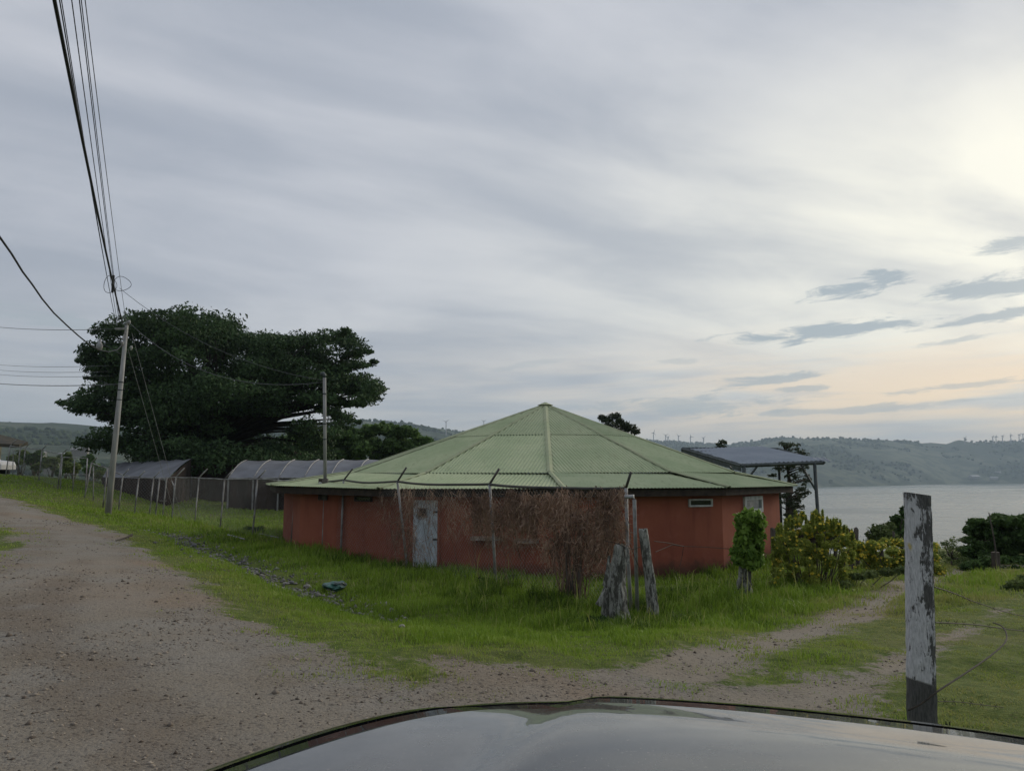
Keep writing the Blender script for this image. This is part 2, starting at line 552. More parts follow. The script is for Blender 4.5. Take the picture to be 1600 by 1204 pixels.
def stump_mat():
    m = bpy.data.materials.new('lichen_covered_dead_wood')
    m.use_nodes = True
    b = NB(m.node_tree)
    pr = b.n['Principled BSDF']
    tc = b.node('ShaderNodeTexCoord').outputs['Object']
    mp = b.node('ShaderNodeMapping')
    mp.inputs['Scale'].default_value = (1, 1, 0.25)
    b.l.new(tc, mp.inputs[0])
    f = b.noise(mp.outputs[0], 18, 8, 0.7, 0.8)
    g = b.noise(tc, 30, 6, 0.65)
    col = b.mix(b.smooth(f, 0.44, 0.56), (0.060, 0.058, 0.048), (0.290, 0.292, 0.262))
    col = b.mix(b.smooth(g, 0.52, 0.70), col, (0.10, 0.105, 0.09))
    b.l.new(col, pr.inputs['Base Color'])
    pr.inputs['Roughness'].default_value = 0.92
    bp = b.node('ShaderNodeBump')
    bp.inputs['Strength'].default_value = 0.9
    bp.inputs['Distance'].default_value = 0.03
    b.l.new(f, bp.inputs['Height'])
    b.l.new(bp.outputs[0], pr.inputs['Normal'])
    return m


M['post_paint'] = painted_wood_mat()
M['stump'] = stump_mat()


# ---------------------------------------------------------------- ground shape
CP = np.array([
    (-3, 0, 0), (3, 0, 0), (0, 3, 0), (0, -10, 0), (-12, -12, .1), (12, -12, 0), (-25, 0, .3), (30, 0, -.2),
    (-.7, 6.06, 0), (-2.2, 7.7, 0), (-3.2, 8.8, 0), (-4.1, 10.5, 0), (-5.9, 13.8, -.1), (-7.9, 16.9, -.1), (-10.3, 20.8, -.1),
    (-12.7, 23.7, 0), (-16.2, 27.7, .1), (-20.8, 32.7, .4), (-24, 36, .6), (-8, 8, .05), (-12, 15, .05), (-18, 22, .2),
    (-26, 28, .6), (-35, 35, 1.1), (-42, 48, 1.7), (-17.2, 33, -.1),
    (-7, 25, -.75), (-4.9, 22.2, -.75), (-2.9, 19.5, -.75), (-.5, 16.3, -.75), (1.95, 13, -.75), (-9.4, 28.2, -.66),
    (-11.7, 31.3, -.62), (-14, 34.4, -.62), (-16.5, 37.6, -.6), (-17.7, 38, -.46), (-20, 38, -.17), (-22, 40, .3), (-24, 42.5, .5),
    (-26, 44, .72), (-29, 47, 1.17), (-33, 51, 1.47), (-13.9, 29, -.5), (-4, 14.65, -.5), (-1.7, 11.4, -.55), (-8.5, 21, -.42),
    (-16.7, 45, -.39), (-12.3, 41, -.52), (-23, 46, .3), (-9, 38, -.6), (-20, 55, -.2), (-5, 50, -.9), (-40, 60, 1.5),
    (-6, 24, -.8), (-3, 21, -.9), (0, 20, -1.05), (2.5, 20, -1.12), (5.9, 21.3, -1.1), (8, 25, -1.05), (8, 30, -1.2),
    (0, 37, -1.2), (-7, 33, -.85), (4.4, 14.7, -.75), (1.6, 12.2, -.75), (2.4, 9.5, -.35), (8.6, 17.2, -.8), (3, 6, -.08),
    (2.5, 4.66, 0), (6, 8, -.25), (10, 12, -.5), (8, 5, -.1), (14, 22, -1.05), (10, 22, -1.05), (20, 22, -1.0), (14, 15, -.75),
    (30, 25, -1.2), (12, 34, -1.7), (5, 45, -1.6), (20, 34, -1.9), (0, 8.5, -.2), (1.2, 8, -.15), (0, 13, -.7)], dtype=float)


def tps_fit(cp):
    n = len(cp)
    d = np.hypot(cp[:, None, 0] - cp[None, :, 0], cp[:, None, 1] - cp[None, :, 1])
    K = np.where(d > 0, d * d * np.log(d + 1e-12), 0) + np.eye(n) * 0.8
    Pm = np.c_[np.ones(n), cp[:, 0], cp[:, 1]]
    A = np.zeros((n + 3, n + 3))
    A[:n, :n] = K
    A[:n, n:] = Pm
    A[n:, :n] = Pm.T
    return np.linalg.solve(A, np.r_[cp[:, 2], 0, 0, 0])


TW = tps_fit(CP)


def tps(x, y):
    out = np.full(x.shape, TW[-3]) + TW[-2] * x + TW[-1] * y
    for i in range(len(CP)):
        d2 = (x - CP[i, 0]) ** 2 + (y - CP[i, 1]) ** 2
        out = out + TW[i] * 0.5 * d2 * np.log(d2 + 1e-12)
    return out


RIDGE = np.array([(-900, 95), (-300, 88), (0, 79), (100, 78), (160, 71), (230, 68), (400, 74), (550, 81), (600, 79), (660, 73), (720, 62),
                  (800, 60), (900, 56), (1000, 50), (1040, 48), (1080, 46), (1130, 43), (1150, 45), (1180, 50), (1215, 55), (1235, 56), (1260, 53),
                  (1300, 54), (1340, 52), (1380, 51), (1450, 47), (1475, 47), (1500, 51), (1530, 48), (1560, 48), (1600, 50), (1900, 60), (2500, 70)], dtype=float)
RDIST = np.array([(-900, 1500), (0, 1700), (300, 2000), (600, 2300), (800, 3200), (1000, 4200), (1130, 4200), (1250, 3600), (1600, 3700), (2500, 3500)], dtype=float)
SHORE = np.array([(-900, 200), (900, 400), (1000, 2200), (1200, 2150), (1290, 2350), (1400, 2650), (1480, 3000), (1600, 3050), (2500, 2800)], dtype=float)
LAKE_Z = -42.0


def far_h(x, y):
    r = np.hypot(x, y)
    D = np.maximum(y, 0.832 * r)
    az = np.arctan2(x, y)
    a = np.tan(np.clip(az, -1.2, 1.2))
    px = np.clip(800 + 1200 * a, -900, 2500)
    ridge = np.interp(px, RIDGE[:, 0], RIDGE[:, 1])
    rd = np.interp(px, RDIST[:, 0], RDIST[:, 1])
    sh = np.interp(px, SHORE[:, 0], SHORE[:, 1])
    wl = sstep(px, 880, 1010)                      # 1 where the lake lies
    n = fbm(x / 420.0, y / 420.0, 5, 3) - 0.5
    nb = fbm(x / 90.0, y / 90.0, 4, 8) - 0.5
    top = ridge / F * rd + EYE
    # lake side
    t = np.clip((D - sh) / (rd - sh), 0, 1.3)
    rise = np.where(t < 1, t ** 0.85, 1 - (t - 1) * 1.2)
    lk = LAKE_Z - 5 * (1 - sstep(D, sh - 60, sh)) + (top - LAKE_Z) * rise + n * 46 * np.clip(t * 3, 0, 1) * np.clip(1.6 * (1 - t), 0.12, 1) + nb * 8 * np.clip(t * 6, 0, 1)
    dn = -2.0 - (LAKE_Z * -1) * 1.15 * sstep(D, 45, 260)
    lk = np.where(D < 320, np.minimum(dn, 0), lk)
    # land side
    t2 = np.clip((D - 500) / (rd - 500), 0, 1.3)
    rise2 = np.where(t2 < 1, t2 ** 1.25, 1 - (t2 - 1) * 1.2)
    ld = -18 + (top + 18) * rise2 + n * 60 * np.clip(t2 * 3, 0, 1) * np.clip(1.5 * (1 - t2), 0.08, 1) + nb * 6
    dn2 = -1.0 - 17.0 * sstep(D, 62, 300) + nb * 5 * sstep(D, 60, 200)
    ld = np.where(D < 500, dn2 + (n * 20) * sstep(D, 100, 500), ld + 0)
    out = ld * (1 - wl) + lk * wl
    back = np.clip((np.abs(az) - 1.15) / 0.5, 0, 1)    # behind the camera: gentle rising land
    out = out * (1 - back) + back * (0.3 + 0.03 * np.maximum(r - 40, 0) * (r < 1500) + (r >= 1500) * 44 + n * 20 * sstep(r, 60, 400))
    return out


DITCH = [(-13.9, 29.2), (-11.5, 26), (-9, 22.3), (-6.5, 18.5), (-4.2, 14.9), (-3.0, 13.2), (-1.7, 11.4)]
ROAD_R = [(-60, 52), (-36, 43.5), (-30, 40), (-24, 36), (-20.8, 32.7), (-16.2, 27.7), (-12.7, 23.7), (-10.3, 20.8), (-7.9, 16.9), (-5.9, 13.8),
          (-4.1, 10.7), (-3.2, 9.0), (-2.2, 7.8), (-1.46, 7.0), (-1.0, 6.4), (-.7, 6.06)]
ROAD_L = [(-30, -30), (-10, -12), (-7.2, 0), (-7.0, 5), (-7.4, 8.5), (-8.6, 12.5), (-10.55, 16.6), (-13.3, 20.6), (-17.8, 24.3), (-24, 28), (-32, 32), (-60, 40)]
JUNC = [(-.7, 6.06), (-.5, 6.4), (-.5, 6.8), (0, 6.95), (.56, 6.8), (1.15, 6.95), (1.7, 7.6), (1.9, 7.1), (1.25, 6.25), (1.15, 6.0), (1.5, 5.75), (1.9, 5.6), (1.75, 5.0),
        (2.0, 4.2), (3.2, 1.5), (4, -4), (6, -30)]
ROAD_POLY = np.array(ROAD_L[::-1] + [] , dtype=float)
ROAD_POLY = np.array(ROAD_R + JUNC[1:] + ROAD_L, dtype=float)
TRACK1 = np.array([(1.4, 6.75), (2.35, 8.2), (4.2, 10.8), (6.75, 14.3), (9.5, 18.3), (13.0, 21.6), (18, 24.5), (24, 28)], dtype=float)
TRACK2 = np.array([(1.5, 5.55), (2.3, 5.95), (3.15, 6.85), (4.3, 8.3), (6.2, 10.6), (9, 14), (13, 18.5), (18, 22.5)], dtype=float)


def seg_dist(x, y, pts, closed=False):
    d = np.full(x.shape, 1e9)
    n = len(pts)
    tt = np.zeros(x.shape)
    for i in range(n if closed else n - 1):
        ax, ay = pts[i]
        bx, by = pts[(i + 1) % n]
        ex, ey = bx - ax, by - ay
        L = ex * ex + ey * ey + 1e-12
        t = np.clip(((x - ax) * ex + (y - ay) * ey) / L, 0, 1)
        dd = np.hypot(x - ax - t * ex, y - ay - t * ey)
        tt = np.where(dd < d, i + t, tt)
        d = np.minimum(d, dd)
    return d, tt


def inside(x, y, poly):
    c = np.zeros(x.shape, dtype=bool)
    n = len(poly)
    j = n - 1
    for i in range(n):
        xi, yi = poly[i]
        xj, yj = poly[j]
        cond = ((yi > y) != (yj > y)) & (x < (xj - xi) * (y - yi) / (yj - yi + 1e-12) + xi)
        c ^= cond
        j = i
    return c


def dirt_sd(x, y):
    """signed distance to bare ground: positive inside. Returns (road, track)"""
    d, _ = seg_dist(x, y, ROAD_POLY, True)
    sd_ = np.where(inside(x, y, ROAD_POLY), d, -d)
    wob = (fbm(x * 1.3, y * 1.3, 4, 21) - 0.5)
    sd_ = sd_ + wob * (0.75 + 0.02 * np.hypot(x, y))
    d1, t1 = seg_dist(x, y, TRACK1)
    w1 = np.interp(t1, [0, 1, 3, 5, 7], [0.34, 0.32, 0.34, 0.38, 0.42])
    s1 = w1 - d1 + wob * 0.45
    d2, t2 = seg_dist(x, y, TRACK2)
    w2 = np.interp(t2, [0, 1, 2, 3, 4, 7], [0.34, 0.34, 0.22, 0.06, -0.08, -0.25])
    s2 = w2 - d2 + wob * 0.75
    return sd_, np.maximum(s1, s2)


def ground_h(x, y):
    x = np.asarray(x, dtype=float)
    y = np.asarray(y, dtype=float)
    r = np.hypot(x, y)
    w = sstep(r, 64, 100)
    near = tps(np.clip(x, -50, 40), np.clip(y, -20, 70))
    # brink towards the lake on the right
    s = np.maximum(0, (y - 23.5) + 0.10 * (x - 10)) * sstep(x, 8.5, 13)
    near = near - 0.22 * s * sstep(s, 0, 8)
    h = near * (1 - w) + far_h(x, y) * w
    dd, _ = seg_dist(x, y, np.array(DITCH))
    h = h - 0.16 * np.exp(-(dd / 0.55) ** 2)
    k = 1 - sstep(r, 30, 60)
    sr, st = dirt_sd(x, y) if x.size < 5e6 else (0, 0)
    g = 1 - sstep(np.maximum(sr, st), -0.3, 0.1)
    h = h + k * ((fbm(x * 0.9, y * 0.9, 3, 5) - 0.5) * 0.16 * g + (fbm(x * 3.1, y * 3.1, 3, 9) - 0.5) * (0.05 * g + 0.018))
    h = h - 0.03 * k * sstep(st, -0.1, 0.25)
    return h


def gz(x, y):
    return float(ground_h(np.array([x]), np.array([y]))[0])


def G(px, Y):
    """point on the ground in the direction of photo column px at depth Y"""
    x = (px - 800) / F * Y
    for _ in range(3):
        z = gz(x, Y)
        x = (px - 800) / F * (Y * math.cos(PITCH) + (z - EYE) * math.sin(PITCH))
    return Vector((x, Y, gz(x, Y)))


def Gp(px, py):
    """the ground point seen at a photo pixel"""
    o = Vector((0, 0, EYE))
    d = (P(px, py, 10.0) - o) / 10.0
    ys = np.linspace(3, 60, 1200)
    hz = ground_h(d.x * ys, ys)
    below = np.nonzero(EYE + d.z * ys < hz)[0]
    y = ys[below[0]] if len(below) else 30.0
    return Vector((d.x * y, y, gz(d.x * y, y)))


def ground_mat():
    m = bpy.data.materials.new('ground')
    m.use_nodes = True
    b = NB(m.node_tree)
    pr = b.n['Principled BSDF']
    geo = b.node('ShaderNodeNewGeometry').outputs['Position']
    dirt = b.node('ShaderNodeAttribute', attribute_name='dirt').outputs['Fac']
    track = b.node('ShaderNodeAttribute', attribute_name='track').outputs['Fac']
    n_f = b.noise(geo, 7.0, 7, 0.68)
    n_ff = b.noise(geo, 30.0, 6, 0.7)
    n_m = b.noise(geo, 0.9, 5, 0.6)
    n_l = b.noise(geo, 0.25, 4, 0.5)
    k = b.smooth(b.m('ADD', dirt, b.m('ADD', b.m('MULTIPLY', b.m('SUBTRACT', n_f, 0.5), 1.3), b.m('MULTIPLY', b.m('SUBTRACT', n_ff, 0.5), 0.9))), 0.36, 0.60)
    g1 = b.mix(b.smooth(n_f, 0.35, 0.65), (0.065, 0.100, 0.016), (0.130, 0.160, 0.034))
    g1 = b.mix(b.smooth(n_l, 0.50, 0.70), g1, (0.13, 0.13, 0.05))
    g1 = b.mix(b.smooth(n_ff, 0.56, 0.70), g1, (0.085, 0.062, 0.040))
    d1 = b.mix(b.smooth(n_m, 0.38, 0.64), (0.205, 0.174, 0.132), (0.222, 0.206, 0.178))
    d1 = b.mix(b.smooth(n_l, 0.5, 0.68), d1, (0.235, 0.180, 0.128))
    vor = b.node('ShaderNodeTexVoronoi')
    b.l.new(geo, vor.inputs['Vector'])
    vor.inputs['Scale'].default_value = 48.0
    vs2 = b.node('ShaderNodeSeparateColor')
    b.l.new(vor.outputs['Color'], vs2.inputs[0])
    pk = b.smooth(vs2.outputs[0], 0.15, 0.95)
    d1 = b.mix(b.m('MULTIPLY', pk, 0.28), d1, (0.33, 0.295, 0.24))
    d1 = b.mix(b.m('MULTIPLY', b.smooth(vs2.outputs[1], 0.82, 0.98), 0.75), d1, (0.065, 0.055, 0.048))
    d1 = b.mix(b.m('MULTIPLY', b.smooth(n_ff, 0.54, 0.68), 0.55), d1, (0.10, 0.085, 0.068))
    lane = b.node('ShaderNodeAttribute', attribute_name='lane').outputs['Fac']
    ln = b.m('ADD', lane, b.m('MULTIPLY', b.m('SUBTRACT', n_m, 0.5), 0.9))
    rut = b.m('ADD', b.m('MULTIPLY', b.smooth(b.m('ABSOLUTE', b.m('SUBTRACT', ln, 1.15)), 0.12, 0.55, 1.0, 0.0), 1.0),
              b.m('MULTIPLY', b.smooth(b.m('ABSOLUTE', b.m('SUBTRACT', ln, 2.75)), 0.12, 0.60, 1.0, 0.0), 1.0), clamp=True)
    d1 = b.mix(b.m('MULTIPLY', rut, 0.38), d1, (0.275, 0.248, 0.205))
    d1 = b.mix(b.smooth(b.m('ABSOLUTE', b.m('SUBTRACT', ln, 1.95)), 0.10, 0.45, 0.40, 0.0), d1, (0.165, 0.132, 0.100))
    d1 = b.mix(b.m('MULTIPLY', track, 0.55), d1, (0.260, 0.228, 0.178))
    col = b.mix(k, g1, d1)
    b.l.new(col, pr.inputs['Base Color'])
    pr.inputs['Roughness'].default_value = 0.95
    pr.inputs['Specular IOR Level'].default_value = 0.15
    bp = b.node('ShaderNodeBump')
    bp.inputs['Strength'].default_value = 1.0
    bp.inputs['Distance'].default_value = 0.022
    hgt = b.m('ADD', b.m('MULTIPLY', n_ff, 0.8), b.m('SUBTRACT', n_f, b.m('MULTIPLY', vor.outputs['Distance'], 0.35)))
    b.l.new(hgt, bp.inputs['Height'])
    b.l.new(bp.outputs[0], pr.inputs['Normal'])
    return m


def hill_mat():
    m = bpy.data.materials.new('hillside')
    m.use_nodes = True
    b = NB(m.node_tree)
    pr = b.n['Principled BSDF']
    geo = b.node('ShaderNodeNewGeometry').outputs['Position']
    wood = b.node('ShaderNodeAttribute', attribute_name='wood').outputs['Fac']
    n1 = b.noise(geo, 0.004, 6, 0.6)
    n2 = b.noise(geo, 0.02, 6, 0.65)
    n3 = b.noise(geo, 0.10, 5, 0.7)
    col = b.mix(b.smooth(n1, 0.42, 0.58), (0.050, 0.066, 0.042), (0.125, 0.138, 0.085))
    col = b.mix(b.smooth(n2, 0.45, 0.6), col, (0.045, 0.064, 0.036))
    f = b.m('ADD', wood, b.m('MULTIPLY', b.m('SUBTRACT', n3, 0.5), 0.8))
    col = b.mix(b.smooth(f, 0.4, 0.6), col, b.mix(b.smooth(n3, 0.35, 0.65), (0.020, 0.032, 0.014), (0.050, 0.070, 0.030)))
    b.l.new(col, pr.inputs['Base Color'])
    pr.inputs['Roughness'].default_value = 1.0
    pr.inputs['Specular IOR Level'].default_value = 0.05
    bp = b.node('ShaderNodeBump')
    bp.inputs['Strength'].default_value = 0.8
    bp.inputs['Distance'].default_value = 6.0
    b.l.new(n3, bp.inputs['Height'])
    b.l.new(bp.outputs[0], pr.inputs['Normal'])
    return m


M['ground'] = ground_mat()
M['hill'] = hill_mat()


def wood_mask(x, y):
    return sstep(fbm(x / 260.0, y / 260.0, 4, 31), 0.40, 0.52)


def build_terrain():
    az = np.concatenate([np.radians(np.arange(-180, -42, 3.0)), np.radians(np.arange(-42, 42, 0.14)), np.radians(np.arange(42, 180.1, 3.0))])
    rr = [0.02]
    while rr[-1] < 9000:
        r = rr[-1]
        rr.append(r * (1.25 if r < 1 else 1.03 if r < 3.2 else 1.0105 if r < 60 else 1.03 if r < 300 else 1.018))
    rr = np.array(rr)
    A, R = np.meshgrid(az, rr)
    X, Y = R * np.sin(A), R * np.cos(A)
    Z = ground_h(X.ravel(), Y.ravel())
    sr, st = dirt_sd(X.ravel(), Y.ravel())
    near_cam = np.hypot(X, Y).ravel() < 70
    dirt = sstep(np.maximum(sr, st), -0.55, 0.45) * near_cam
    track = sstep(st, -0.1, 0.2) * (1 - sstep(sr, 0.3, 0.6)) * near_cam
    wood = wood_mask(X.ravel(), Y.ravel())
    V = np.c_[X.ravel(), Y.ravel(), Z]
    na, nr = len(az), len(rr)
    idx = np.arange(nr * na).reshape(nr, na)
    faces = np.stack([idx[:-1, :-1], idx[:-1, 1:], idx[1:, 1:], idx[1:, :-1]], axis=-1).reshape(-1, 4)[:, ::-1]
    fr = np.repeat((rr[:-1] + rr[1:]) / 2, na - 1)
    fc = V[faces].mean(axis=1)
    fsr, fst = dirt_sd(fc[:, 0], fc[:, 1])
    far = fr > 120
    road = (~far) & (fsr > 0) & (fr < 70)
    trk = (~far) & (~road) & (fst > 0) & (fr < 40)
    gr = (~far) & (~road) & (~trk)

    def part(name, msk, mat):
        f = faces[msk]
        u, inv = np.unique(f, return_inverse=True)
        o = np_mesh(name, V[u], inv.reshape(f.shape), mat, smooth=True)
        for nm, arr in (('dirt', dirt), ('track', track), ('wood', wood), ('lane', np.clip(sr, -1, 9))):
            at = o.data.attributes.new(nm, 'FLOAT', 'POINT')
            at.data.foreach_set('value', arr[u].astype(np.float32))
        tag(o, kind='structure')
        return o
    o = part('gravel_road', road, M['ground'])
    tag(o, 'brown gravel road curving away to the left')
    o = part('dirt_track', trk, M['ground'])
    tag(o, 'pair of bare wheel ruts leading down to the lake')
    o = part('ground', gr, M['ground'])
    tag(o, 'grassy ground around the red building')
    o = part('hills', far, M['hill'])
    tag(o, 'hazy wooded hills and slopes round the lake')


build_terrain()


def build_lake():
    m = bpy.data.materials.new('lake_water')
    m.use_nodes = True
    b = NB(m.node_tree)
    pr = b.n['Principled BSDF']
    geo = b.node('ShaderNodeNewGeometry').outputs['Position']
    mp = b.node('ShaderNodeMapping')
    mp.inputs['Scale'].default_value = (0.5, 1.0, 1.0)
    b.l.new(geo, mp.inputs[0])
    pr.inputs['Base Color'].default_value = (0.085, 0.105, 0.10, 1)
    n = b.noise(mp.outputs[0], 0.006, 4, 0.6)
    b.l.new(b.smooth(n, 0.35, 0.65, 0.16, 0.34), pr.inputs['Roughness'])
    pr.inputs['Specular IOR Level'].default_value = 0.5
    pr.inputs['IOR'].default_value = 1.33
    bp = b.node('ShaderNodeBump')
    bp.inputs['Strength'].default_value = 0.6
    bp.inputs['Distance'].default_value = 0.5
    b.l.new(b.noise(mp.outputs[0], 0.5, 5, 0.6), bp.inputs['Height'])
    b.l.new(bp.outputs[0], pr.inputs['Normal'])
    mb = MB()
    mb.add([(-200, 120, LAKE_Z), (9000, 120, LAKE_Z), (9000, 7000, LAKE_Z), (-200, 7000, LAKE_Z)], [(0, 1, 2, 3)])
    o = mb.build('lake', m)
    tag(o, 'wide calm grey lake below the hills', kind='structure')


build_lake()


# ---------------------------------------------------------------- haze
def build_haze():
    m = bpy.data.materials.new('haze_air')
    m.use_nodes = True
    b = NB(m.node_tree)
    b.n.remove(b.n['Principled BSDF'])
    pv = b.node('ShaderNodeVolumePrincipled')
    pv.inputs['Color'].default_value = (0.66, 0.81, 0.96, 1)
    pv.inputs['Density'].default_value = 1.4e-4
    pv.inputs['Anisotropy'].default_value = 0.1
    b.l.new(pv.outputs[0], b.n['Material Output'].inputs['Volume'])
    mb = MB()
    mb.box((0, 0, 150), (19000, 19000, 500))
    o = mb.build('haze', m)
    tag(o, 'thin bluish haze in the air over the lake', kind='stuff')


HAZE = True
if HAZE:
    build_haze()


# ---------------------------------------------------------------- the round building
def corrugated(name, TL, TR, BL, BR, mat, parent, pitch=0.105, amp=0.012, lift=0.0):
    """corrugated sheet between a top edge TL-TR (may be one point) and a bottom edge BL-BR; the ribs run down the slope"""
    TL, TR, BL, BR = map(Vector, (TL, TR, BL, BR))
    e = (BR - BL)
    L = e.length
    e.normalize()
    nrm = e.cross(((TL + TR) / 2 - BL)).normalized()
    if nrm.z < 0: nrm = -nrm
    up = nrm.cross(e).normalized()
    if up.z < 0: up = -up

    def loc(p):
        d = p - BL
        return d.dot(e), d.dot(up)
    xl, hl = loc(TL)
    xr, hr = loc(TR)
    n = max(6, int(L / (pitch / 4)))
    v, f = [], []
    wav = [0, 1, 0, -1]
    for i in range(n + 1):
        x = L * i / n
        if x < xl: h = hl * x / max(xl, 1e-6)
        elif x > xr: h = hr * (L - x) / max(L - xr, 1e-6)
        else: h = hl + (hr - hl) * (x - xl) / max(xr - xl, 1e-6)
        off = nrm * (amp * wav[i % 4] + lift)
        v.append(BL + e * x + off)
        v.append(BL + e * x + up * max(h, 0.001) + off)
    for i in range(n):
        f.append((2 * i, 2 * i + 2, 2 * i + 3, 2 * i + 1))
    mb = MB()
    mb.add(v, f)
    return mb.build(name, mat, parent)


def lerp(a, b, t):
    return Vector(a) * (1 - t) + Vector(b) * t


def build_round_house():
    root = empty('round_house', (0.65, 28.5, -1.0), 'round terracotta red building with a faded green corrugated conical roof', 'building')
    cy = 28.5
    apex = Vector((1.24, cy, P(852, 632, cy).z))
    fi = [math.radians(30 * k) for k in range(12)]
    zi = 1.60
    inner = [Vector((1.05 + 7.1 * math.sin(a), cy - 7.1 * math.cos(a), zi + 0.015 * math.sin(3 * a))) for a in fi]
    fe = [math.radians(30 * k + 4) for k in range(12)]
    eave = [Vector((0.65 + (9.3 + .22 * max(0, -math.sin(a))) * math.sin(a), cy - (9.3 + .3 * max(0, -math.sin(a))) * math.cos(a), 1.20 + 0.02 * math.sin(5 * a))) for a in fe]
    for k in range(12):
        k2 = (k + 1) % 12
        # main cone: an upper and a lower course of sheets, the upper one lapping over the lower
        t = 0.50
        ml, mr = lerp(apex, inner[k], t), lerp(apex, inner[k2], t)
        near = k in (0, 1, 2, 3, 11, 10, 9, 8)
        corrugated('roof_sheet', ml, mr, inner[k], inner[k2], M['roof_green'], root)
        ovl, ovr = lerp(apex, inner[k], t + 0.015), lerp(apex, inner[k2], t + 0.015)
        corrugated('roof_sheet', apex, apex, ovl, ovr, M['roof_green'], root, lift=0.014)
        # flatter skirt course below
        il, ir = lerp(inner[k], eave[k], -0.04), lerp(inner[k2], eave[k2], -0.04)
        corrugated('skirt_sheet', il - Vector((0, 0, .03)), ir - Vector((0, 0, .03)), eave[k], eave[k2], M['roof_green'], root)
        # hip caps
        for nm, p0, p1, w in (('ridge_cap', apex, inner[k], 0.085), ('ridge_cap', inner[k], eave[k], 0.07)):
            d = (p1 - p0)
            sd_ = Vector((-d.y, d.x, 0)).normalized()
            mb = MB()
            v = []
            nseg = 7
            for i in range(nseg + 1):
                p = lerp(p0, p1, i / nseg) + Vector((0, 0, 0.025 + (0.006 if i % 2 else 0)))
                j = random.uniform(-0.012, 0.012)
                v += [p - sd_ * (w + j) + Vector((0, 0, -0.012)), p + Vector((0, 0, 0.018)), p + sd_ * (w - j) + Vector((0, 0, -0.012)), p - Vector((0, 0, 0.03))]
            f = []
            for i in range(nseg):
                a, c = 4 * i, 4 * i + 4
                f += [(a, c, c + 1, a + 1), (a + 1, c + 1, c + 2, a + 2), (a + 2, c + 2, c + 3, a + 3), (a + 3, c + 3, c, a)]
            mb.add(v, f)
            mb.build(nm, M['ridge_cap'], root)
    mb = MB()
    mb.tube([apex + Vector((0, 0, -0.02)), apex + Vector((0, 0, 0.09))], [0.30, 0.03], 12)
    mb.build('roof_cap', M['ridge_cap'], root)
    # walls
    wa = [math.radians(a) for a in (8, 36, 63, 92, 120, 150, 180, 210, 240, 278, 307, 338)]
    R = 8.75
    wc = [Vector((0.65 + R * math.sin(a), cy - R * math.cos(a), 0)) for a in wa]
    wi = [Vector((0.65 + (R - .2) * math.sin(a), cy - (R - .2) * math.cos(a), 0)) for a in wa]
    for k in range(12):
        k2 = (k + 1) % 12
        mb = MB()
        z0, z1 = -2.0, 1.13
        v = []
        for z in (z0, z1):
            v += [(wc[k].x, wc[k].y, z), (wc[k2].x, wc[k2].y, z), (wi[k2].x, wi[k2].y, z), (wi[k].x, wi[k].y, z)]
        mb.add(v, [(0, 1, 5, 4), (1, 2, 6, 5), (2, 3, 7, 6), (3, 0, 4, 7), (4, 5, 6, 7), (3, 2, 1, 0)])
        mb.build('wall', M['wall'], root)
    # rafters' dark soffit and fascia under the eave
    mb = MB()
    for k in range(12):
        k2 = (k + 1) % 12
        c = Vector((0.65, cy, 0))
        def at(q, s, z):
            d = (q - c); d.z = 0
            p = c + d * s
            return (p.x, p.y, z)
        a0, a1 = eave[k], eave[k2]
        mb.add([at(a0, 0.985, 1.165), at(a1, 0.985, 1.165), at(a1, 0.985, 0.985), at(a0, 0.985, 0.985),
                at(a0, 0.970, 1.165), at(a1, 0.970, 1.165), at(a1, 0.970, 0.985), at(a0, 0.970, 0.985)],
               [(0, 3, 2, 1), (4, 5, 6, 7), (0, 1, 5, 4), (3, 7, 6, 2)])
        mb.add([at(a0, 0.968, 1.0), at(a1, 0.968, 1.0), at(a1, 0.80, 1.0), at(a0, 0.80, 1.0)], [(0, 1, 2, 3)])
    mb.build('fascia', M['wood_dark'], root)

    def on_wall(px, py, out=0.0):
        """point on the outer wall face in the direction of a photo pixel, and the wall's outward angle"""
        a = P(px, py, 10.0).x / 10.0
        best = None
        for k in range(12):
            p, q = wc[k], wc[(k + 1) % 12]
            # ray x = a*y
            den = (q.x - p.x) - a * (q.y - p.y)
            if abs(den) < 1e-9: continue
            t = (a * p.y - p.x) / den
            if 0 <= t <= 1:
                y = p.y + t * (q.y - p.y)
                if best is None or y < best[0]:
                    n = Vector((q.y - p.y, -(q.x - p.x), 0)).normalized()
                    mid = (p + q) / 2 - Vector((0.65, cy, 0))
                    if n.dot(mid) < 0: n = -n
                    best = (y, n)
        y, n = best
        w = P(px, py, y)
        return w + n * out, n

    def frame_box(mb, c, n, w, h, t, d, sill=False):
        """a frame w x h with bar width t, depth d, centred on c, facing n"""
        rz = math.atan2(n.y, n.x) - math.pi / 2
        ex = Vector((math.cos(rz), math.sin(rz), 0))
        for sx in (-1, 1):
            mb.box(c + ex * sx * (w / 2 - t / 2), (t, d, h), rz)
        for sz in (-1, 1):
            mb.box(c + Vector((0, 0, sz * (h / 2 - t / 2))), (w - 2 * t, d, t), rz)
        return rz

    # slot window on the right, square window beside it, dark slot on the left
    for (x0, x1, y0, y1, bar, fm, gm, lab) in ((1075, 1112, 779, 791, 0.045, 'white_frame', 'dark_glass', 'long slot window with white frame'),
                                               (1161, 1190, 775, 800, 0.085, 'white_frame', 'grey_glass', 'small square window with thick white surround'),
                                               (556, 582, 775, 783, 0.03, 'wood_dark', 'dark_glass', 'dark slot window under the eave')):
        c, n = on_wall((x0 + x1) / 2, (y0 + y1) / 2, 0.03)
        pl, _ = on_wall(x0, y0)
        pr_, _ = on_wall(x1, y1)
        w = math.hypot(pr_.x - pl.x, pr_.y - pl.y)
        h = (y1 - y0) / F * c.y
        mb = MB()
        rz = frame_box(mb, c, n, w, h, bar, 0.07)
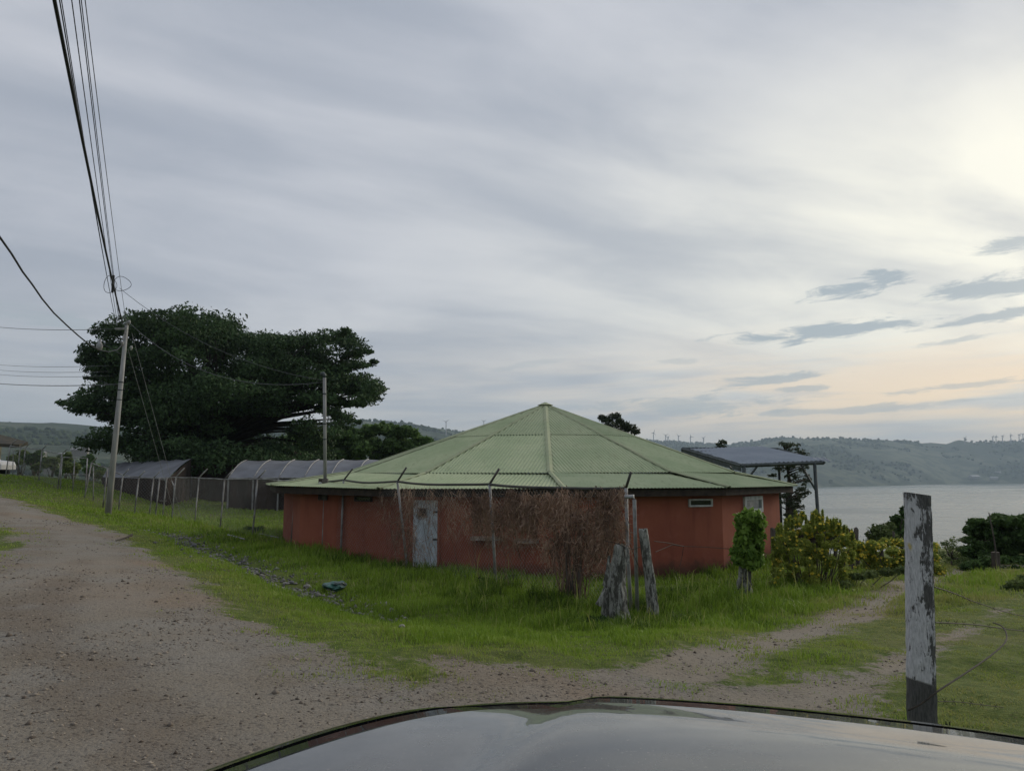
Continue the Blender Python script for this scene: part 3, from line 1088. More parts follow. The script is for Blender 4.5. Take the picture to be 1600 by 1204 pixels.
        fr = mb.build('window', M[fm], root)
        tag(fr, lab)
        mb = MB()
        mb.box(c - n * 0.012, (w - bar * 1.6, 0.012, h - bar * 1.6), rz)
        mb.build('pane', M[gm], fr)
        if bar > 0.08:
            mb = MB()
            frame_box(mb, c + n * 0.012, n, w - 2 * bar + .02, h - 2 * bar + .02, 0.035, 0.06)
            mb.build('sash', M['white_frame'], fr)
    # door with a small vent
    c, n = on_wall(665, 832, 0.035)
    pl, _ = on_wall(646, 880)
    pr_, _ = on_wall(684, 880)
    w = math.hypot(pr_.x - pl.x, pr_.y - pl.y)
    zt, zb = P(665, 781, c.y).z, P(665, 888, c.y).z - 0.25
    c.z = (zt + zb) / 2
    rz = math.atan2(n.y, n.x) - math.pi / 2
    mb = MB()
    mb.box(c, (w, 0.05, zt - zb), rz)
    dm = pmat('pale_blue_door', (0.58, 0.65, 0.70), (0.42, 0.47, 0.51), 0.7, 7, c3=(0.26, 0.21, 0.18), s3=6, t3=(0.60, 0.68), stretch=(1, 1, .5))
    door = mb.build('door', dm, root)
    tag(door, 'worn pale blue door behind the chain link fence')
    v, _ = on_wall(662, 800, 0.075)
    mb = MB()
    mb.box(v, (0.19, 0.03, 0.20), rz)
    mb.build('vent', M['dark_glass'], door)
    mb = MB()
    frame_box(mb, v + n * 0.01, n, 0.24, 0.25, 0.028, 0.04)
    mb.build('vent_frame', M['galv'], door)
    ex = Vector((math.cos(rz), math.sin(rz), 0))
    mb = MB()
    hp = c + ex * (w / 2 - .09) + n * .05 + Vector((0, 0, .05))
    mb.tube([hp - n * .03, hp, hp + Vector((0, 0, -.12)), hp + Vector((0, 0, -.12)) - n * .03], .012, 6)
    mb.build('handle', M['metal_dark'], door)
    for dz_ in (-.7, 0, .7):
        mb = MB()
        mb.box(c - ex * (w / 2 - .06) + n * .03 + Vector((0, 0, dz_)), (.12, .02, .05), rz)
        mb.build('hinge', M['metal_dark'], door)
    mb = MB()
    for sx in (-1, 1):
        mb.box(c + ex * sx * (w / 2 + 0.03) - n * 0.01, (0.055, 0.08, zt - zb + 0.06), rz)
    mb.box(c + Vector((0, 0, (zt - zb) / 2 + 0.03)) - n * 0.01, (w, 0.08, 0.055), rz)
    mb.build('door_frame', M['wall'], root)
    # two pale ledges on the wall
    for x0, x1, y in ((738, 787, 840), (806, 842, 844)):
        c, n = on_wall((x0 + x1) / 2, y, 0.14)
        w = (x1 - x0) / F * c.y
        rz = math.atan2(n.y, n.x) - math.pi / 2
        mb = MB()
        mb.box(c, (w, 0.30, 0.09), rz)
        mb.build('ledge', pmat('ledge_concrete', (0.36, 0.30, 0.26), (0.25, 0.20, 0.17), 0.85, 8), root)
    return root, wc


HOUSE, WALLC = build_round_house()


# ---------------------------------------------------------------- fences
LA, LB = Vector((-16.5, 37.6, 0)), Vector((1.95, 13.0, 0))


def on_line(px):
    a = P(px, 790, 10.0).x / 10.0
    t = (a * LA.y - LA.x) / ((LB.x - LA.x) - a * (LB.y - LA.y))
    p = lerp(LA, LB, t)
    return p


def chain_link(name, A0, A1, B0, B1, parent, step=0.10, r=0.0013):
    """chain-link wires over the quad bottom A0-B0, top A1-B1 (two crossing families of thin wires)"""
    L = (B0 - A0).length
    H = ((A1 - A0).length + (B1 - B0).length) / 2
    V, Fc = [], []
    d = (B0 - A0).normalized()
    nn = Vector((-d.y, d.x, 0))

    def pt(s, h):
        u = s / L
        b = lerp(A0, B0, u)
        t = lerp(A1, B1, u)
        return lerp(b, t, h / H)
    sl = 1.0
    s0 = -H * sl
    while s0 < L + H * sl:
        for sg in (1, -1):
            x0, x1 = (s0, s0 + H * sl) if sg > 0 else (s0 + H * sl, s0)
            # clip to 0..L
            h0, h1 = 0.0, H
            if x1 != x0:
                m_ = (x1 - x0) / H
                lo, hi = 0.0, H
                for lim in (0.0, L):
                    hh = (lim - x0) / m_
                    if (m_ > 0) == (lim == 0.0): lo = max(lo, hh)
                    else: hi = min(hi, hh)
                if hi - lo < 0.03: continue
                p, q = pt(x0 + m_ * lo, lo), pt(x0 + m_ * hi, hi)
                k = len(V)
                w = Vector((d.x * sg, d.y * sg, -1)).normalized() * r
                V.extend([p + w, p - w, p + nn * r * 1.6, q + w, q - w, q + nn * r * 1.6])
                Fc.extend([(k, k + 1, k + 4, k + 3), (k + 1, k + 2, k + 5, k + 4), (k + 2, k, k + 3, k + 5)])
        s0 += step
    o = np_mesh(name, np.array([tuple(p) for p in V]), np.array(Fc), M['galv'], parent, offset=parent.location)
    tag(o, kind='stuff')
    return o


def build_front_fence():
    root = empty('chain_link_fence', (LB.x, LB.y, gz(LB.x, LB.y)), 'tall chain link fence with bent pipe posts in front of the red building', 'fence')
    # post: (top px, top py, base px, top leans)
    posts = [(275, 745, 275), (311, 746, 311), (351, 748, 350), (402, 748, 400), (462, 750, 460), (537, 750, 537), (621, 752, 641), (765, 756, 776), (978, 762, 982)]
    tops, bots = [], []
    for tp, ty, bp in posts:
        pt_ = on_line(tp)
        pb = on_line((bp + tp) / 2)
        top = P(tp, ty, pt_.y)
        xb = (bp - 800) / F * pb.y
        bot = Vector((xb, pb.y, gz(xb, pb.y) - 0.15))
        tops.append(top)
        bots.append(bot)
        mb = MB()
        mb.tube([bot, lerp(bot, top, .5) + Vector((random.uniform(-.02, .02), 0, 0)), top], 0.030, 8)
        dark = tp in (537, 621, 765)
        post = mb.build('post', M['rail'] if not dark else M['galv'], root, smooth=True)
        # bent arm leaning out to the road side
        mb = MB()
        arm = {621: (14, 22), 765: (15, 24), 978: (8, 25), 537: (14, 18), 462: (0, 0)}.get(tp, (13, 14))
        if tp != 462:
            a1 = P(tp + arm[0], ty - arm[1], top.y - 0.12)
            mb.tube([top, a1], 0.024, 6)
            mb.build('arm', M['rail'] if tp < 500 else M['rail_dark'], root, smooth=True)
    for i in range(len(tops) - 1):
        a, c = tops[i], tops[i + 1]
        mb = MB()
        pts = []
        for j in range(9):
            t = j / 8
            p = lerp(a, c, t)
            p.z -= 0.045 * 4 * t * (1 - t) * (1 if i > 3 else 0.3) + 0.008 * math.sin(7 * t + i)
            pts.append(p)
        mb.tube(pts, 0.024 if i < 4 else 0.03, 6)
        mb.build('top_rail', M['rail'] if i < 4 else M['rail_dark'], root, smooth=True)
        b0, b1 = bots[i].copy(), bots[i + 1].copy()
        b0.z += 0.18
        b1.z += 0.18
        chain_link('wire_mesh', b0, a - Vector((0, 0, .03)), b1, c - Vector((0, 0, .03)), root)
    # leaning braces and the corner pipe
    for (x0, y0, x1, Y, y1) in ((463, 752, 482, None, 855), (268, 750, 276, None, 815)):
        p = on_line(x0)
        top = P(x0, y0, p.y)
        kn = P(x0 + (x1 - x0) * 0.55, y0 + 9, p.y - 0.3)
        xb = (x1 - 800) / F * (p.y - 0.9)
        bot = Vector((xb, p.y - 0.9, gz(xb, p.y - 0.9) - 0.1))
        mb = MB()
        mb.tube([top, kn, bot], 0.024, 6)
        mb.build('brace', M['rail'], root, smooth=True)
    Yc = 12.85
    mb = MB()
    q0, q1 = P(977, 776, Yc), P(990, 775, Yc - 0.1)
    xb = (991 - 800) / F * (Yc - 0.1)
    mb.tube([q0, q1, Vector((q1.x + .01, q1.y, q1.z - 0.06)), Vector((xb, Yc - 0.1, gz(xb, Yc - 0.1) - 0.1))], 0.031, 8)
    mb.build('corner_pipe', M['galv'], root, smooth=True)
    return tops, bots


FT, FB = build_front_fence()


def build_left_fence():
    root = empty('chain_link_fence', P(20, 745, 50), 'chain link fence climbing the grass bank on the left behind the road', 'fence')
    pp = [(275, 745, 37.6, 275), (240, 746, 38, 240), (217, 745, 38, 217), (192, 742, 38, 192), (168, 731, 38.5, 168), (143, 723, 40, 138)]
    pq = [(97, 709, 44, 96), (66, 702, 47, 66), (40, 699, 49, 40), (32, 698, 49.3, 32), (16, 696, 50.5, 14)]
    for grp in (pp, pq):
        tops, bots = [], []
        for tp, ty, Y, bp in grp:
            top = P(tp, ty, Y)
            xb = (bp - 800) / F * Y
            bot = Vector((xb, Y, gz(xb, Y) - .15))
            tops.append(top)
            bots.append(bot)
            if tp == 275: continue
            mb = MB()
            mb.tube([bot, top], 0.035, 8)
            mb.build('post', M['rail'], root, smooth=True)
            mb = MB()
            mb.tube([top, P(tp + 9, ty - 9, Y - .2)], 0.026, 6)
            mb.build('arm', M['rail'], root, smooth=True)
        for i in range(len(tops) - 1):
            mb = MB()
            mb.tube([tops[i], lerp(tops[i], tops[i + 1], .5) - Vector((0, 0, .03)), tops[i + 1]], 0.028, 6)
            mb.build('top_rail', M['rail'], root, smooth=True)
            b0, b1 = bots[i].copy(), bots[i + 1].copy()
            b0.z += .2
            b1.z += .2
            chain_link('wire_mesh', b0, tops[i], b1, tops[i + 1], root, step=0.16, r=0.002)
    mb = MB()
    for (x0, y0, x1, Y) in ((146, 728, 153, 39.6), (21, 702, 25, 50)):
        xb = (x1 - 800) / F * Y
        mb = MB()
        mb.tube([P(x0, y0, Y), Vector((xb, Y, gz(xb, Y) - .1))], 0.025, 6)
        mb.build('brace', M['rail'], root, smooth=True)
    # gate between the two runs
    g = empty('field_gate', P(117, 768, 42), 'two leaf pipe gate between the two runs of fence on the bank', 'gate')
    pts = {}
    for x, Y in ((98, 43.9), (117.5, 42.5), (137, 41.1)):
        xb = (x - 800) / F * Y
        zt = P(x, 714 + (x - 98) * 0.04, Y).z
        pts[x] = (Vector((xb, Y, gz(xb, Y) - .1 + (0.0))), Vector((xb, Y, zt)), P(x, 741, Y))
    ks = list(pts)
    for x in ks:
        mb = MB()
        mb.tube([pts[x][0] + Vector((.08, 0, 0)), pts[x][1] + Vector((.08, 0, 0))], 0.035, 6)
        mb.build('upright', M['rail'], g, smooth=True)
    for a, c in zip(ks[:-1], ks[1:]):
        for lv in (1, 2):
            mb = MB()
            mb.tube([pts[a][lv], pts[c][lv]], 0.024, 6)
            mb.build('cross_bar', M['rail'], g, smooth=True)
    # wicket at the corner
    g2 = empty('wicket_gate', P(256, 812, 36.8), 'narrow pipe wicket gate at the bend of the fence, left of the leaning brace', 'gate')
    Y = 36.8
    for x in (249.5, 260.5):
        xb = (x - 800) / F * Y
        mb = MB()
        mb.tube([Vector((xb, Y, gz(xb, Y) - .1)), P(x, 746, Y)], 0.032, 6)
        mb.build('upright', M['rail'], g2, smooth=True)
    for y in (749, 782):
        mb = MB()
        mb.tube([P(249.5, y, Y), P(260.5, y, Y)], 0.024, 6)
        mb.build('cross_bar', M['rail'], g2, smooth=True)


build_left_fence()


# ---------------------------------------------------------------- utility pole and lines
def pole_and_wires():
    Y = 33.0
    base = Vector(((176 - 800) / F * Y, Y, 0))
    base.z = gz(base.x, Y) - 0.3
    top = P(198, 508, Y)
    root = empty('utility_pole', (base.x, base.y, base.z + .3), 'tall pale utility pole leaning slightly right beside the gravel road', 'utility pole')
    mb = MB()
    mb.tube([base, lerp(base, top, .5), top], [0.135, 0.11, 0.075], 14)
    mb.build('pole', M['concrete'], root, smooth=True)
    for fr in (0.61, 0.66, 0.70):
        mb = MB()
        p = lerp(base, top, fr)
        mb.tube([p, p + Vector((0.002, 0, .05))], 0.104, 14)
        mb.build('band', M['metal_dark'], root)
    # crossarm, pin insulators
    ca, cb = P(180, 514, Y - .1), P(199, 513, Y - .1)
    mb = MB()
    mb.box((ca + cb) / 2, ((cb - ca).length, .09, .09))
    mb.build('crossarm', M['concrete'], root)
    for p in (P(198, 505, Y), P(202, 503, Y), P(191, 536, Y - .15), P(205, 543, Y - .15)):
        mb = MB()
        mb.tube([p - Vector((0, 0, .12)), p - Vector((0, 0, .04)), p, p + Vector((0, 0, .08))], [0.03, 0.05, 0.07, 0.04], 8)
        mb.build('insulator', M['concrete'], root, smooth=True)
    # strut from the crossarm down to the shaft
    mb = MB()
    mb.tube([P(198, 512, Y - .12), P(191, 530, Y - .2)], 0.03, 6)
    mb.build('strut', M['galv'], root)
    # street lamp on the left
    lamp = [P(188, 553, Y), P(178, 547, Y - .2), P(168, 541, Y - .35), P(159, 538, Y - .4)]
    mb = MB()
    mb.tube(lamp, 0.022, 6)
    mb.build('lamp_arm', M['metal_dark'], root, smooth=True)
    lp = P(155.5, 540, Y - .4)
    mb = MB()
    mb.tube([lp + Vector((0, 0, .30)), lp + Vector((0, 0, .12)), lp + Vector((0, 0, .06)), lp + Vector((0, 0, -.10)), lp + Vector((0, 0, -.2))], [0.05, 0.07, 0.135, 0.12, 0.08], 12)
    mb.build('lamp_head', M['galv'], root, smooth=True)

    def cable(name, pts, r, mat, lab, group=None):
        mb = MB()
        mb.tube(pts, r, 5)
        o = mb.build(name, mat, None, smooth=True)
        tag(o, lab, 'cable', group)
        return o

    def span(p0, pr, rY, total, sag, n=26):
        """cable from p0 passing through the point seen at pixel pr (depth rY), continued to a total plan length"""
        R = P(pr[0], pr[1], rY)
        d = Vector((R.x - p0.x, R.y - p0.y))
        L = d.length
        s = L / total
        # z(s) = z0 + (z1-z0)s - 4 sag s(1-s)
        z1 = (R.z + 4 * sag * s * (1 - s) - p0.z * (1 - s)) / s
        pts = []
        for i in range(n):
            t = i / (n - 1)
            pts.append(Vector((p0.x + d.x / L * total * t, p0.y + d.y / L * total * t, p0.z * (1 - t) + z1 * t - 4 * sag * t * (1 - t))))
        return pts
    pole_tops = [((191.5, 505), 33, (85, 0), 10.3, 0.030, 0.75, 'wire', 'thickest black cable of the bundle rising to the upper left'),
                 ((182, 508), 33, (93, 0), 10.6, 0.010, 0.7, 'wire', 'thin wire just right of the thick black cable'),
                 ((184, 508), 33, (112, 0), 11.0, 0.009, 0.6, 'wire', 'middle wire of the bundle, alone between two pairs'),
                 ((187, 509), 33, (124, 0), 11.2, 0.009, 0.55, 'wire', 'left wire of the close pair at the right of the bundle'),
                 ((197, 503), 33, (133, 0), 11.3, 0.008, 0.5, 'wire_grey', 'rightmost and thinnest wire of the overhead bundle')]
    for (tp, Y0, pr, rY, r, sag, mt, lab) in pole_tops:
        cable('overhead_cable', span(P(tp[0], tp[1], Y0), pr, rY, 52, sag), r, M[mt], lab, 'cables running overhead from the pole')
    cable('overhead_cable', span(P(182, 508, 33), (96, 0), 10.6, 52, 0.8), 0.008, M['wire'], 'second thin wire hugging the thick black cable', 'cables running overhead from the pole')
    cable('overhead_cable', span(P(188, 509, 33), (127, 0), 11.2, 52, 0.5), 0.008, M['wire'], 'right wire of the close pair in the overhead bundle', 'cables running overhead from the pole')
    # drop cable on the left with a deep sag
    way = [(192, 536, 33), (183, 546, 31.4), (170, 550, 29.5), (155, 547, 27.5), (140, 538, 25.6), (122, 524, 23.6), (104, 508, 22), (84, 489, 20.2), (66, 466, 18.6), (50, 445, 17), (35, 424, 15.8), (18, 397, 14.6), (-2, 369, 13.2), (-40, 310, 11.3), (-120, 200, 9)]
    cable('drop_cable', [P(a + random.uniform(-.6, .6), b_ + random.uniform(-.8, .8), c) for a, b_, c in way], 0.022, M['wire'], 'thick black cable sagging from the left edge to the pole')
    # wires going left from the pole
    for i, (y0, y1, x1, r, lab) in enumerate(((505, 514, 176, .012, 'topmost thin wire running left from the crossarm'), (564, 571, 170, .008, 'upper of three faint wires left of the dark tree'),
                                              (572, 580, 170, .008, 'middle of three faint wires left of the dark tree'), (579, 587, 175, .008, 'lower of three faint wires left of the dark tree'),
                                              (594, 600, 190, .016, 'heavier dark wire running level to the left edge'))):
        a, c = P(x1, y1, 34), P(-60, y0 - 2, 62)
        pts = []
        for j in range(15):
            t = j / 14
            p = lerp(a, c, t)
            p.z -= 4 * 0.25 * t * (1 - t)
            pts.append(p)
        cable('side_wire', pts, r * 1.3, M['wire_grey'], lab, 'wires running off to the left')
    # slack loops hung on the cable above the pole
    for (cx, cyy, rx, ry, lab) in ((191, 443, 14, 11, 'wide slack loop of cable hanging high above the pole'), (172.5, 444, 10, 13, 'small narrow slack loop of cable high above the pole')):
        pts = [P(cx + rx * math.cos(t) + 1.2 * math.sin(2 * t), cyy + ry * math.sin(t) * (1 - .25 * math.cos(t)), 27.5) for t in np.linspace(0, 2 * math.pi, 26)]
        cable('cable_loop', pts, 0.010, M['wire'], lab)
    mb = MB()
    mb.tube([P(177.5, 430, 27.5), P(175.5, 457, 27.5)], 0.045, 8)
    o = mb.build('splice_sleeve', M['wire'], None)
    tag(o, 'short thick black splice sleeve hanging between the cable loops', 'cable fitting')
    # service lines to the small pole
    def line(a, c, sag, r, mat, lab, n=18, group=None):
        pts = []
        for j in range(n):
            t = j / (n - 1)
            p = lerp(a, c, t)
            p.z -= 4 * sag * t * (1 - t)
            pts.append(p)
        return cable('service_line', pts, r, M[mat], lab, group)
    line(P(187, 450, 27.5), P(504, 594, 22.9), .55, 0.009, 'wire_grey', 'upper service line from the cable loops to the small pole')
    line(P(194, 496, 33), P(504, 597, 22.9), 1.0, 0.011, 'wire_grey', 'lower service line from the utility pole to the small pole')
    # guy wires
    for x0, y0, x1, lab in ((206, 520, 292, 'right guy wire slanting down from the pole'), (200, 545, 282, 'left guy wire slanting down from the pole')):
        Yb = 36.5
        xb = (x1 - 800) / F * Yb
        mb = MB()
        mb.tube([P(x0, y0, 33), Vector((xb, Yb, gz(xb, Yb)))], 0.009, 5)
        o = mb.build('guy_wire', M['galv'], None)
        tag(o, lab, 'guy wire')
    # the small pole with the meter box
    Ys = 22.6
    xb = (509 - 800) / F * Ys
    b0 = Vector((xb, Ys, gz(xb, Ys) - .2))
    t0 = P(507, 590, Ys)
    r2 = empty('service_pole', (xb, Ys, b0.z + .2), 'thin steel pole with a meter box rising behind the fence rail', 'pole')
    mid = P(508, 748, Ys)
    mb = MB()
    mb.tube([b0, mid], 0.032, 10)
    mb.build('lower_pipe', M['rail'], r2, smooth=True)
    mb = MB()
    mb.tube([mid, t0], 0.050, 12)
    mb.build('upper_pipe', M['concrete'], r2, smooth=True)
    for yy in (616, 663, 687):
        mb = MB()
        p = P(507.4, yy, Ys)
        mb.tube([p, p + Vector((0, 0, .035))], 0.057, 12)
        mb.build('band', M['metal_dark'], r2)
    mb = MB()
    mb.tube([t0, t0 + Vector((0, 0, .06)), t0 + Vector((-.05, 0, .12)), t0 + Vector((-.12, 0, .10))], [.05, .07, .07, .05], 8)
    mb.build('weatherhead', M['metal_dark'], r2, smooth=True)
    c = P(505, 764, Ys - .12)
    mb = MB()
    mb.box(c, (0.25, 0.16, 0.62))
    bx = mb.build('meter_box', pmat('meter_box_grey', (0.15, 0.135, 0.12), (0.09, 0.08, 0.07), .7, 10), r2)
    mb = MB()
    mb.box(c + Vector((-.07, -.09, 0)), (0.10, 0.02, 0.56))
    mb.build('door', M['wood_dark'], bx)
    mb = MB()
    mm = c + Vector((-.065, -.105, .17))
    mb.tube([mm + Vector((0, .03, 0)), mm - Vector((0, .03, 0))], 0.045, 12)
    mb.build('dial', M['white_frame'], bx)
    pts = [P(514, 763, Ys - .05), P(524, 766, Ys - .2), P(537, 770, Ys - .1), P(546, 768, Ys + .3), P(551, 766, Ys + .6)]
    mb = MB()
    mb.tube(pts, 0.016, 6)
    mb.build('conduit', M['concrete'], r2, smooth=True)


pole_and_wires()


# ---------------------------------------------------------------- foliage tools
def leaves(name, centers, radii, n_each, size, mat, parent=None, flat=1.0, aspect=0.5, droop=0.0, shell=0.6, seed=1, label=None):
    """leaf-sized bent quads spread through ellipsoid clumps; centers (k,3), radii (k,3), n_each int or (k,)"""
    g = np.random.default_rng(seed)
    centers = np.asarray(centers, float)
    radii = np.asarray(radii, float)
    if radii.ndim == 1: radii = np.repeat(radii[:, None], 3, 1)
    n_each = np.broadcast_to(np.asarray(n_each), (len(centers),)).astype(int)
    idx = np.repeat(np.arange(len(centers)), n_each)
    N = len(idx)
    d = g.normal(size=(N, 3))
    d /= np.linalg.norm(d, axis=1, keepdims=True)
    rad = g.uniform(0, 1, N) ** (1 / 3)
    rad = shell + (1 - shell) * rad if shell < 0 else np.where(g.uniform(size=N) < shell, g.uniform(.75, 1.08, N), rad)
    # uneven outline
    ph = g.uniform(0, 6.28, (len(centers), 3))[idx]
    lump = 1 + 0.22 * np.sin(d[:, 0] * 5 + ph[:, 0]) * np.cos(d[:, 1] * 4 + ph[:, 1]) + 0.14 * np.sin(d[:, 2] * 7 + ph[:, 2])
    C = centers[idx] + d * radii[idx] * (rad * lump)[:, None]
    nrm = d * 0.5 + g.normal(size=(N, 3)) * 0.6
    nrm[:, 2] = nrm[:, 2] * flat + 0.35
    nrm /= np.linalg.norm(nrm, axis=1, keepdims=True)
    t = g.normal(size=(N, 3))
    t[:, 2] -= droop * 2
    t -= nrm * (t * nrm).sum(1, keepdims=True)
    t /= np.linalg.norm(t, axis=1, keepdims=True) + 1e-9
    b_ = np.cross(nrm, t)
    s = size * g.uniform(0.6, 1.35, N)[:, None]
    A = C - t * s
    Bp = C + b_ * s * aspect - nrm * s * 0.12
    Cc = C + t * s - nrm * s * 0.2
    D = C - b_ * s * aspect - nrm * s * 0.12
    V = np.stack([A, Bp, Cc, D], 1).reshape(-1, 3)
    Fc = np.arange(4 * N).reshape(N, 4)
    clump = g.uniform(0, 1, len(centers))[idx]
    tint = np.clip(0.45 * clump + 0.55 * g.uniform(0, 1, N), 0, 1)
    off = parent.location if parent is not None else None
    o = np_mesh(name, V, Fc, mat, parent, tint=tint, offset=off)
    return o


def tree(name, base, clumps, radii, n_each, leaf, lmat, bmat, label, cat='tree', trunk_r=0.2, fork=0.45, flat=1.0, limbs=12, group=None, seed=1,
         aspect=0.5, shell=0.6, droop=0.0):
    base = Vector(base)
    root = empty(name, base, label, cat, group)
    C = np.array([tuple(c) for c in clumps])
    ctr = Vector(C.mean(axis=0))
    forkp = lerp(base, Vector((base.x * .6 + ctr.x * .4, base.y * .6 + ctr.y * .4, ctr.z)), fork)
    rs = random.Random(seed)
    mb = MB()
    mb.tube([base - Vector((0, 0, .3)), lerp(base, forkp, .3) + Vector((rs.uniform(-.1, .1) * trunk_r * 3, 0, 0)), forkp], [trunk_r * 1.25, trunk_r, trunk_r * .8], 9)
    order = list(range(len(C)))
    rs.shuffle(order)
    for i in order[:limbs]:
        q = Vector(C[i])
        m1 = lerp(forkp, q, .45) + Vector((rs.uniform(-.08, .08), rs.uniform(-.08, .08), .12)) * (q - forkp).length
        mb.tube([forkp, m1, q], [trunk_r * .55, trunk_r * .28, trunk_r * .07], 6)
    mb.build('trunk', bmat, root, smooth=True)
    leaves('crown', C, radii, n_each, leaf, lmat, root, flat=flat, seed=seed, aspect=aspect, shell=shell, droop=droop)
    return root


# ---------------------------------------------------------------- the big dark tree (layered pads of leaves)
def big_tree():
    D = 56.0
    out = [(100, 632), (128, 622), (150, 612), (140, 590), (128, 563), (142, 548), (165, 540), (150, 520), (168, 506), (205, 502), (228, 492), (262, 498), (290, 490), (335, 506),
           (372, 514), (400, 532), (440, 538), (470, 528), (500, 518), (536, 516), (548, 530), (575, 548), (584, 566), (570, 584), (596, 606), (588, 622), (560, 632),
           (548, 640), (560, 656), (545, 665), (540, 700), (500, 722), (330, 735), (240, 725), (170, 706), (128, 695), (150, 680), (185, 668), (160, 655), (130, 655)]
    poly = np.array(out, float)
    rs = np.random.default_rng(5)
    cs, rr = [], []
    # pads along the outline so that the silhouette is uneven, then pads inside
    for i in range(len(out)):
        a, b_ = poly[i], poly[(i + 1) % len(out)]
        n = max(1, int(np.hypot(*(b_ - a)) / 17))
        for j in range(n):
            p = a + (b_ - a) * (j / n)
            c = poly.mean(0)
            p = p + (c - p) * rs.uniform(0.05, 0.20)
            q = P(p[0], p[1], D + rs.uniform(-5, 5))
            cs.append(tuple(q))
            rr.append((rs.uniform(.5, 1.05), rs.uniform(.7, 1.2), rs.uniform(.26, .52)))
    holes = [(352, 648, 20, 13), (388, 660, 16, 12), (318, 655, 12, 10), (425, 668, 14, 8), (545, 600, 9, 8), (248, 590, 7, 5), (480, 640, 12, 10), (170, 640, 14, 9), (205, 655, 9, 6), (232, 612, 7, 5)]
    k = 0
    while k < 330:
        p = np.array([rs.uniform(100, 596), rs.uniform(492, 735)])
        if not inside(p[:1], p[1:], poly)[0]: continue
        if p[0] > 440 and p[1] > 632 and rs.uniform() < .62: continue
        if p[0] < 190 and p[1] > 645 and rs.uniform() < .7: continue
        if 320 < p[0] < 480 and 628 < p[1] < 690 and rs.uniform() < .40: continue
        if any(((p[0] - h[0]) / (h[2] * 0.8)) ** 2 + ((p[1] - h[1]) / (h[3] * 1.0)) ** 2 < 1 for h in holes): continue
        dep = 1 - abs(p[0] - 340) / 260
        q = P(p[0], p[1], D + rs.uniform(-9, 9) * max(dep, .3))
        cs.append(tuple(q))
        big = 1.0 + 0.6 * max(dep, 0)
        rr.append((rs.uniform(.6, 1.15) * big, rs.uniform(.7, 1.2) * big, rs.uniform(.36, .66) * big))
        k += 1
    # long thin arms reaching out of the crown
    for arm in (((190, 640), (97, 631)), ((200, 560), (127, 562)), ((210, 690), (122, 694)), ((540, 612), (597, 607)), ((540, 575), (584, 566)), ((540, 555), (578, 548)),
                ((500, 640), (560, 657)), ((200, 520), (165, 508)), ((520, 530), (541, 515)), ((470, 540), (455, 530)), ((300, 500), (288, 489)), ((230, 505), (205, 497)),
                ((360, 520), (352, 506)), ((220, 600), (140, 590)), ((230, 660), (160, 652)), ((190, 630), (118, 640)), ((540, 600), (588, 622)), ((180, 545), (140, 548)), ((230, 585), (150, 578)), ((480, 620), (566, 634))):
        (xa, ya), (xb, yb) = arm
        nn = max(3, int(math.hypot(xb - xa, yb - ya) / 8))
        for j in range(nn + 1):
            t = j / nn
            cs.append(tuple(P(xa + (xb - xa) * t, ya + (yb - ya) * t + rs.uniform(-2, 2), D + rs.uniform(-3, 3))))
            rr.append((rs.uniform(.35, .75) * (1.1 - .5 * t), .6, rs.uniform(.14, .30) * (1.2 - .5 * t)))
    for (x, y) in ((400, 528), (415, 531), (430, 533), (445, 531), (392, 534), (405, 540), (420, 541), (436, 541), (452, 538), (466, 533), (410, 552), (430, 552), (380, 528)):
        cs.append(tuple(P(x, y, D + rs.uniform(-4, 2))))
        rr.append((rs.uniform(.9, 1.4), 1.1, rs.uniform(.35, .55)))
    rr = np.array(rr)
    n_each = (rr[:, 0] * rr[:, 1] * 210 + 110).astype(int)
    base = G(318, D)
    root = empty('spreading_tree', base, 'huge dark spreading tree with layered branches behind the grey sheds', 'tree')
    C = np.array(cs)
    mb = MB()
    fk = P(322, 700, D)
    mb.tube([base - Vector((0, 0, .4)), lerp(base, fk, .5), fk], [.85, .62, .5], 12)
    rs2 = random.Random(3)
    for i in range(0, len(C), 4):
        q = Vector(C[i])
        m1 = lerp(fk, q, .5) + Vector((rs2.uniform(-.6, .6), rs2.uniform(-.6, .6), (q - fk).length * .07))
        mb.tube([fk, m1, q], [.26, .13, .03], 5)
    for px, yy in ((230, 600), (420, 600), (300, 560), (480, 570), (200, 650)):
        q = P(px, yy, D)
        mb.tube([fk, lerp(fk, q, .5) + Vector((0, 0, .6)), q], [.42, .28, .10], 7)
    mb.build('trunk', M['dark_bark'], root, smooth=True)
    leaves('crown', C, rr, n_each, 0.125, M['leaf_big'], root, flat=.7, seed=9, aspect=.45, shell=.30)


big_tree()


def px_clumps(items, D, jit=1.5, seed=0):
    """items: (px, py, rx, ry) in photo pixels at depth D -> clump centres and radii in metres"""
    rs = np.random.default_rng(seed)
    c, r = [], []
    for (x, y, rx, ry) in items:
        d = D + rs.uniform(-jit, jit)
        c.append(tuple(P(x, y, d)))
        r.append((rx / F * D, rx / F * D * 0.9, ry / F * D))
    return c, np.array(r)


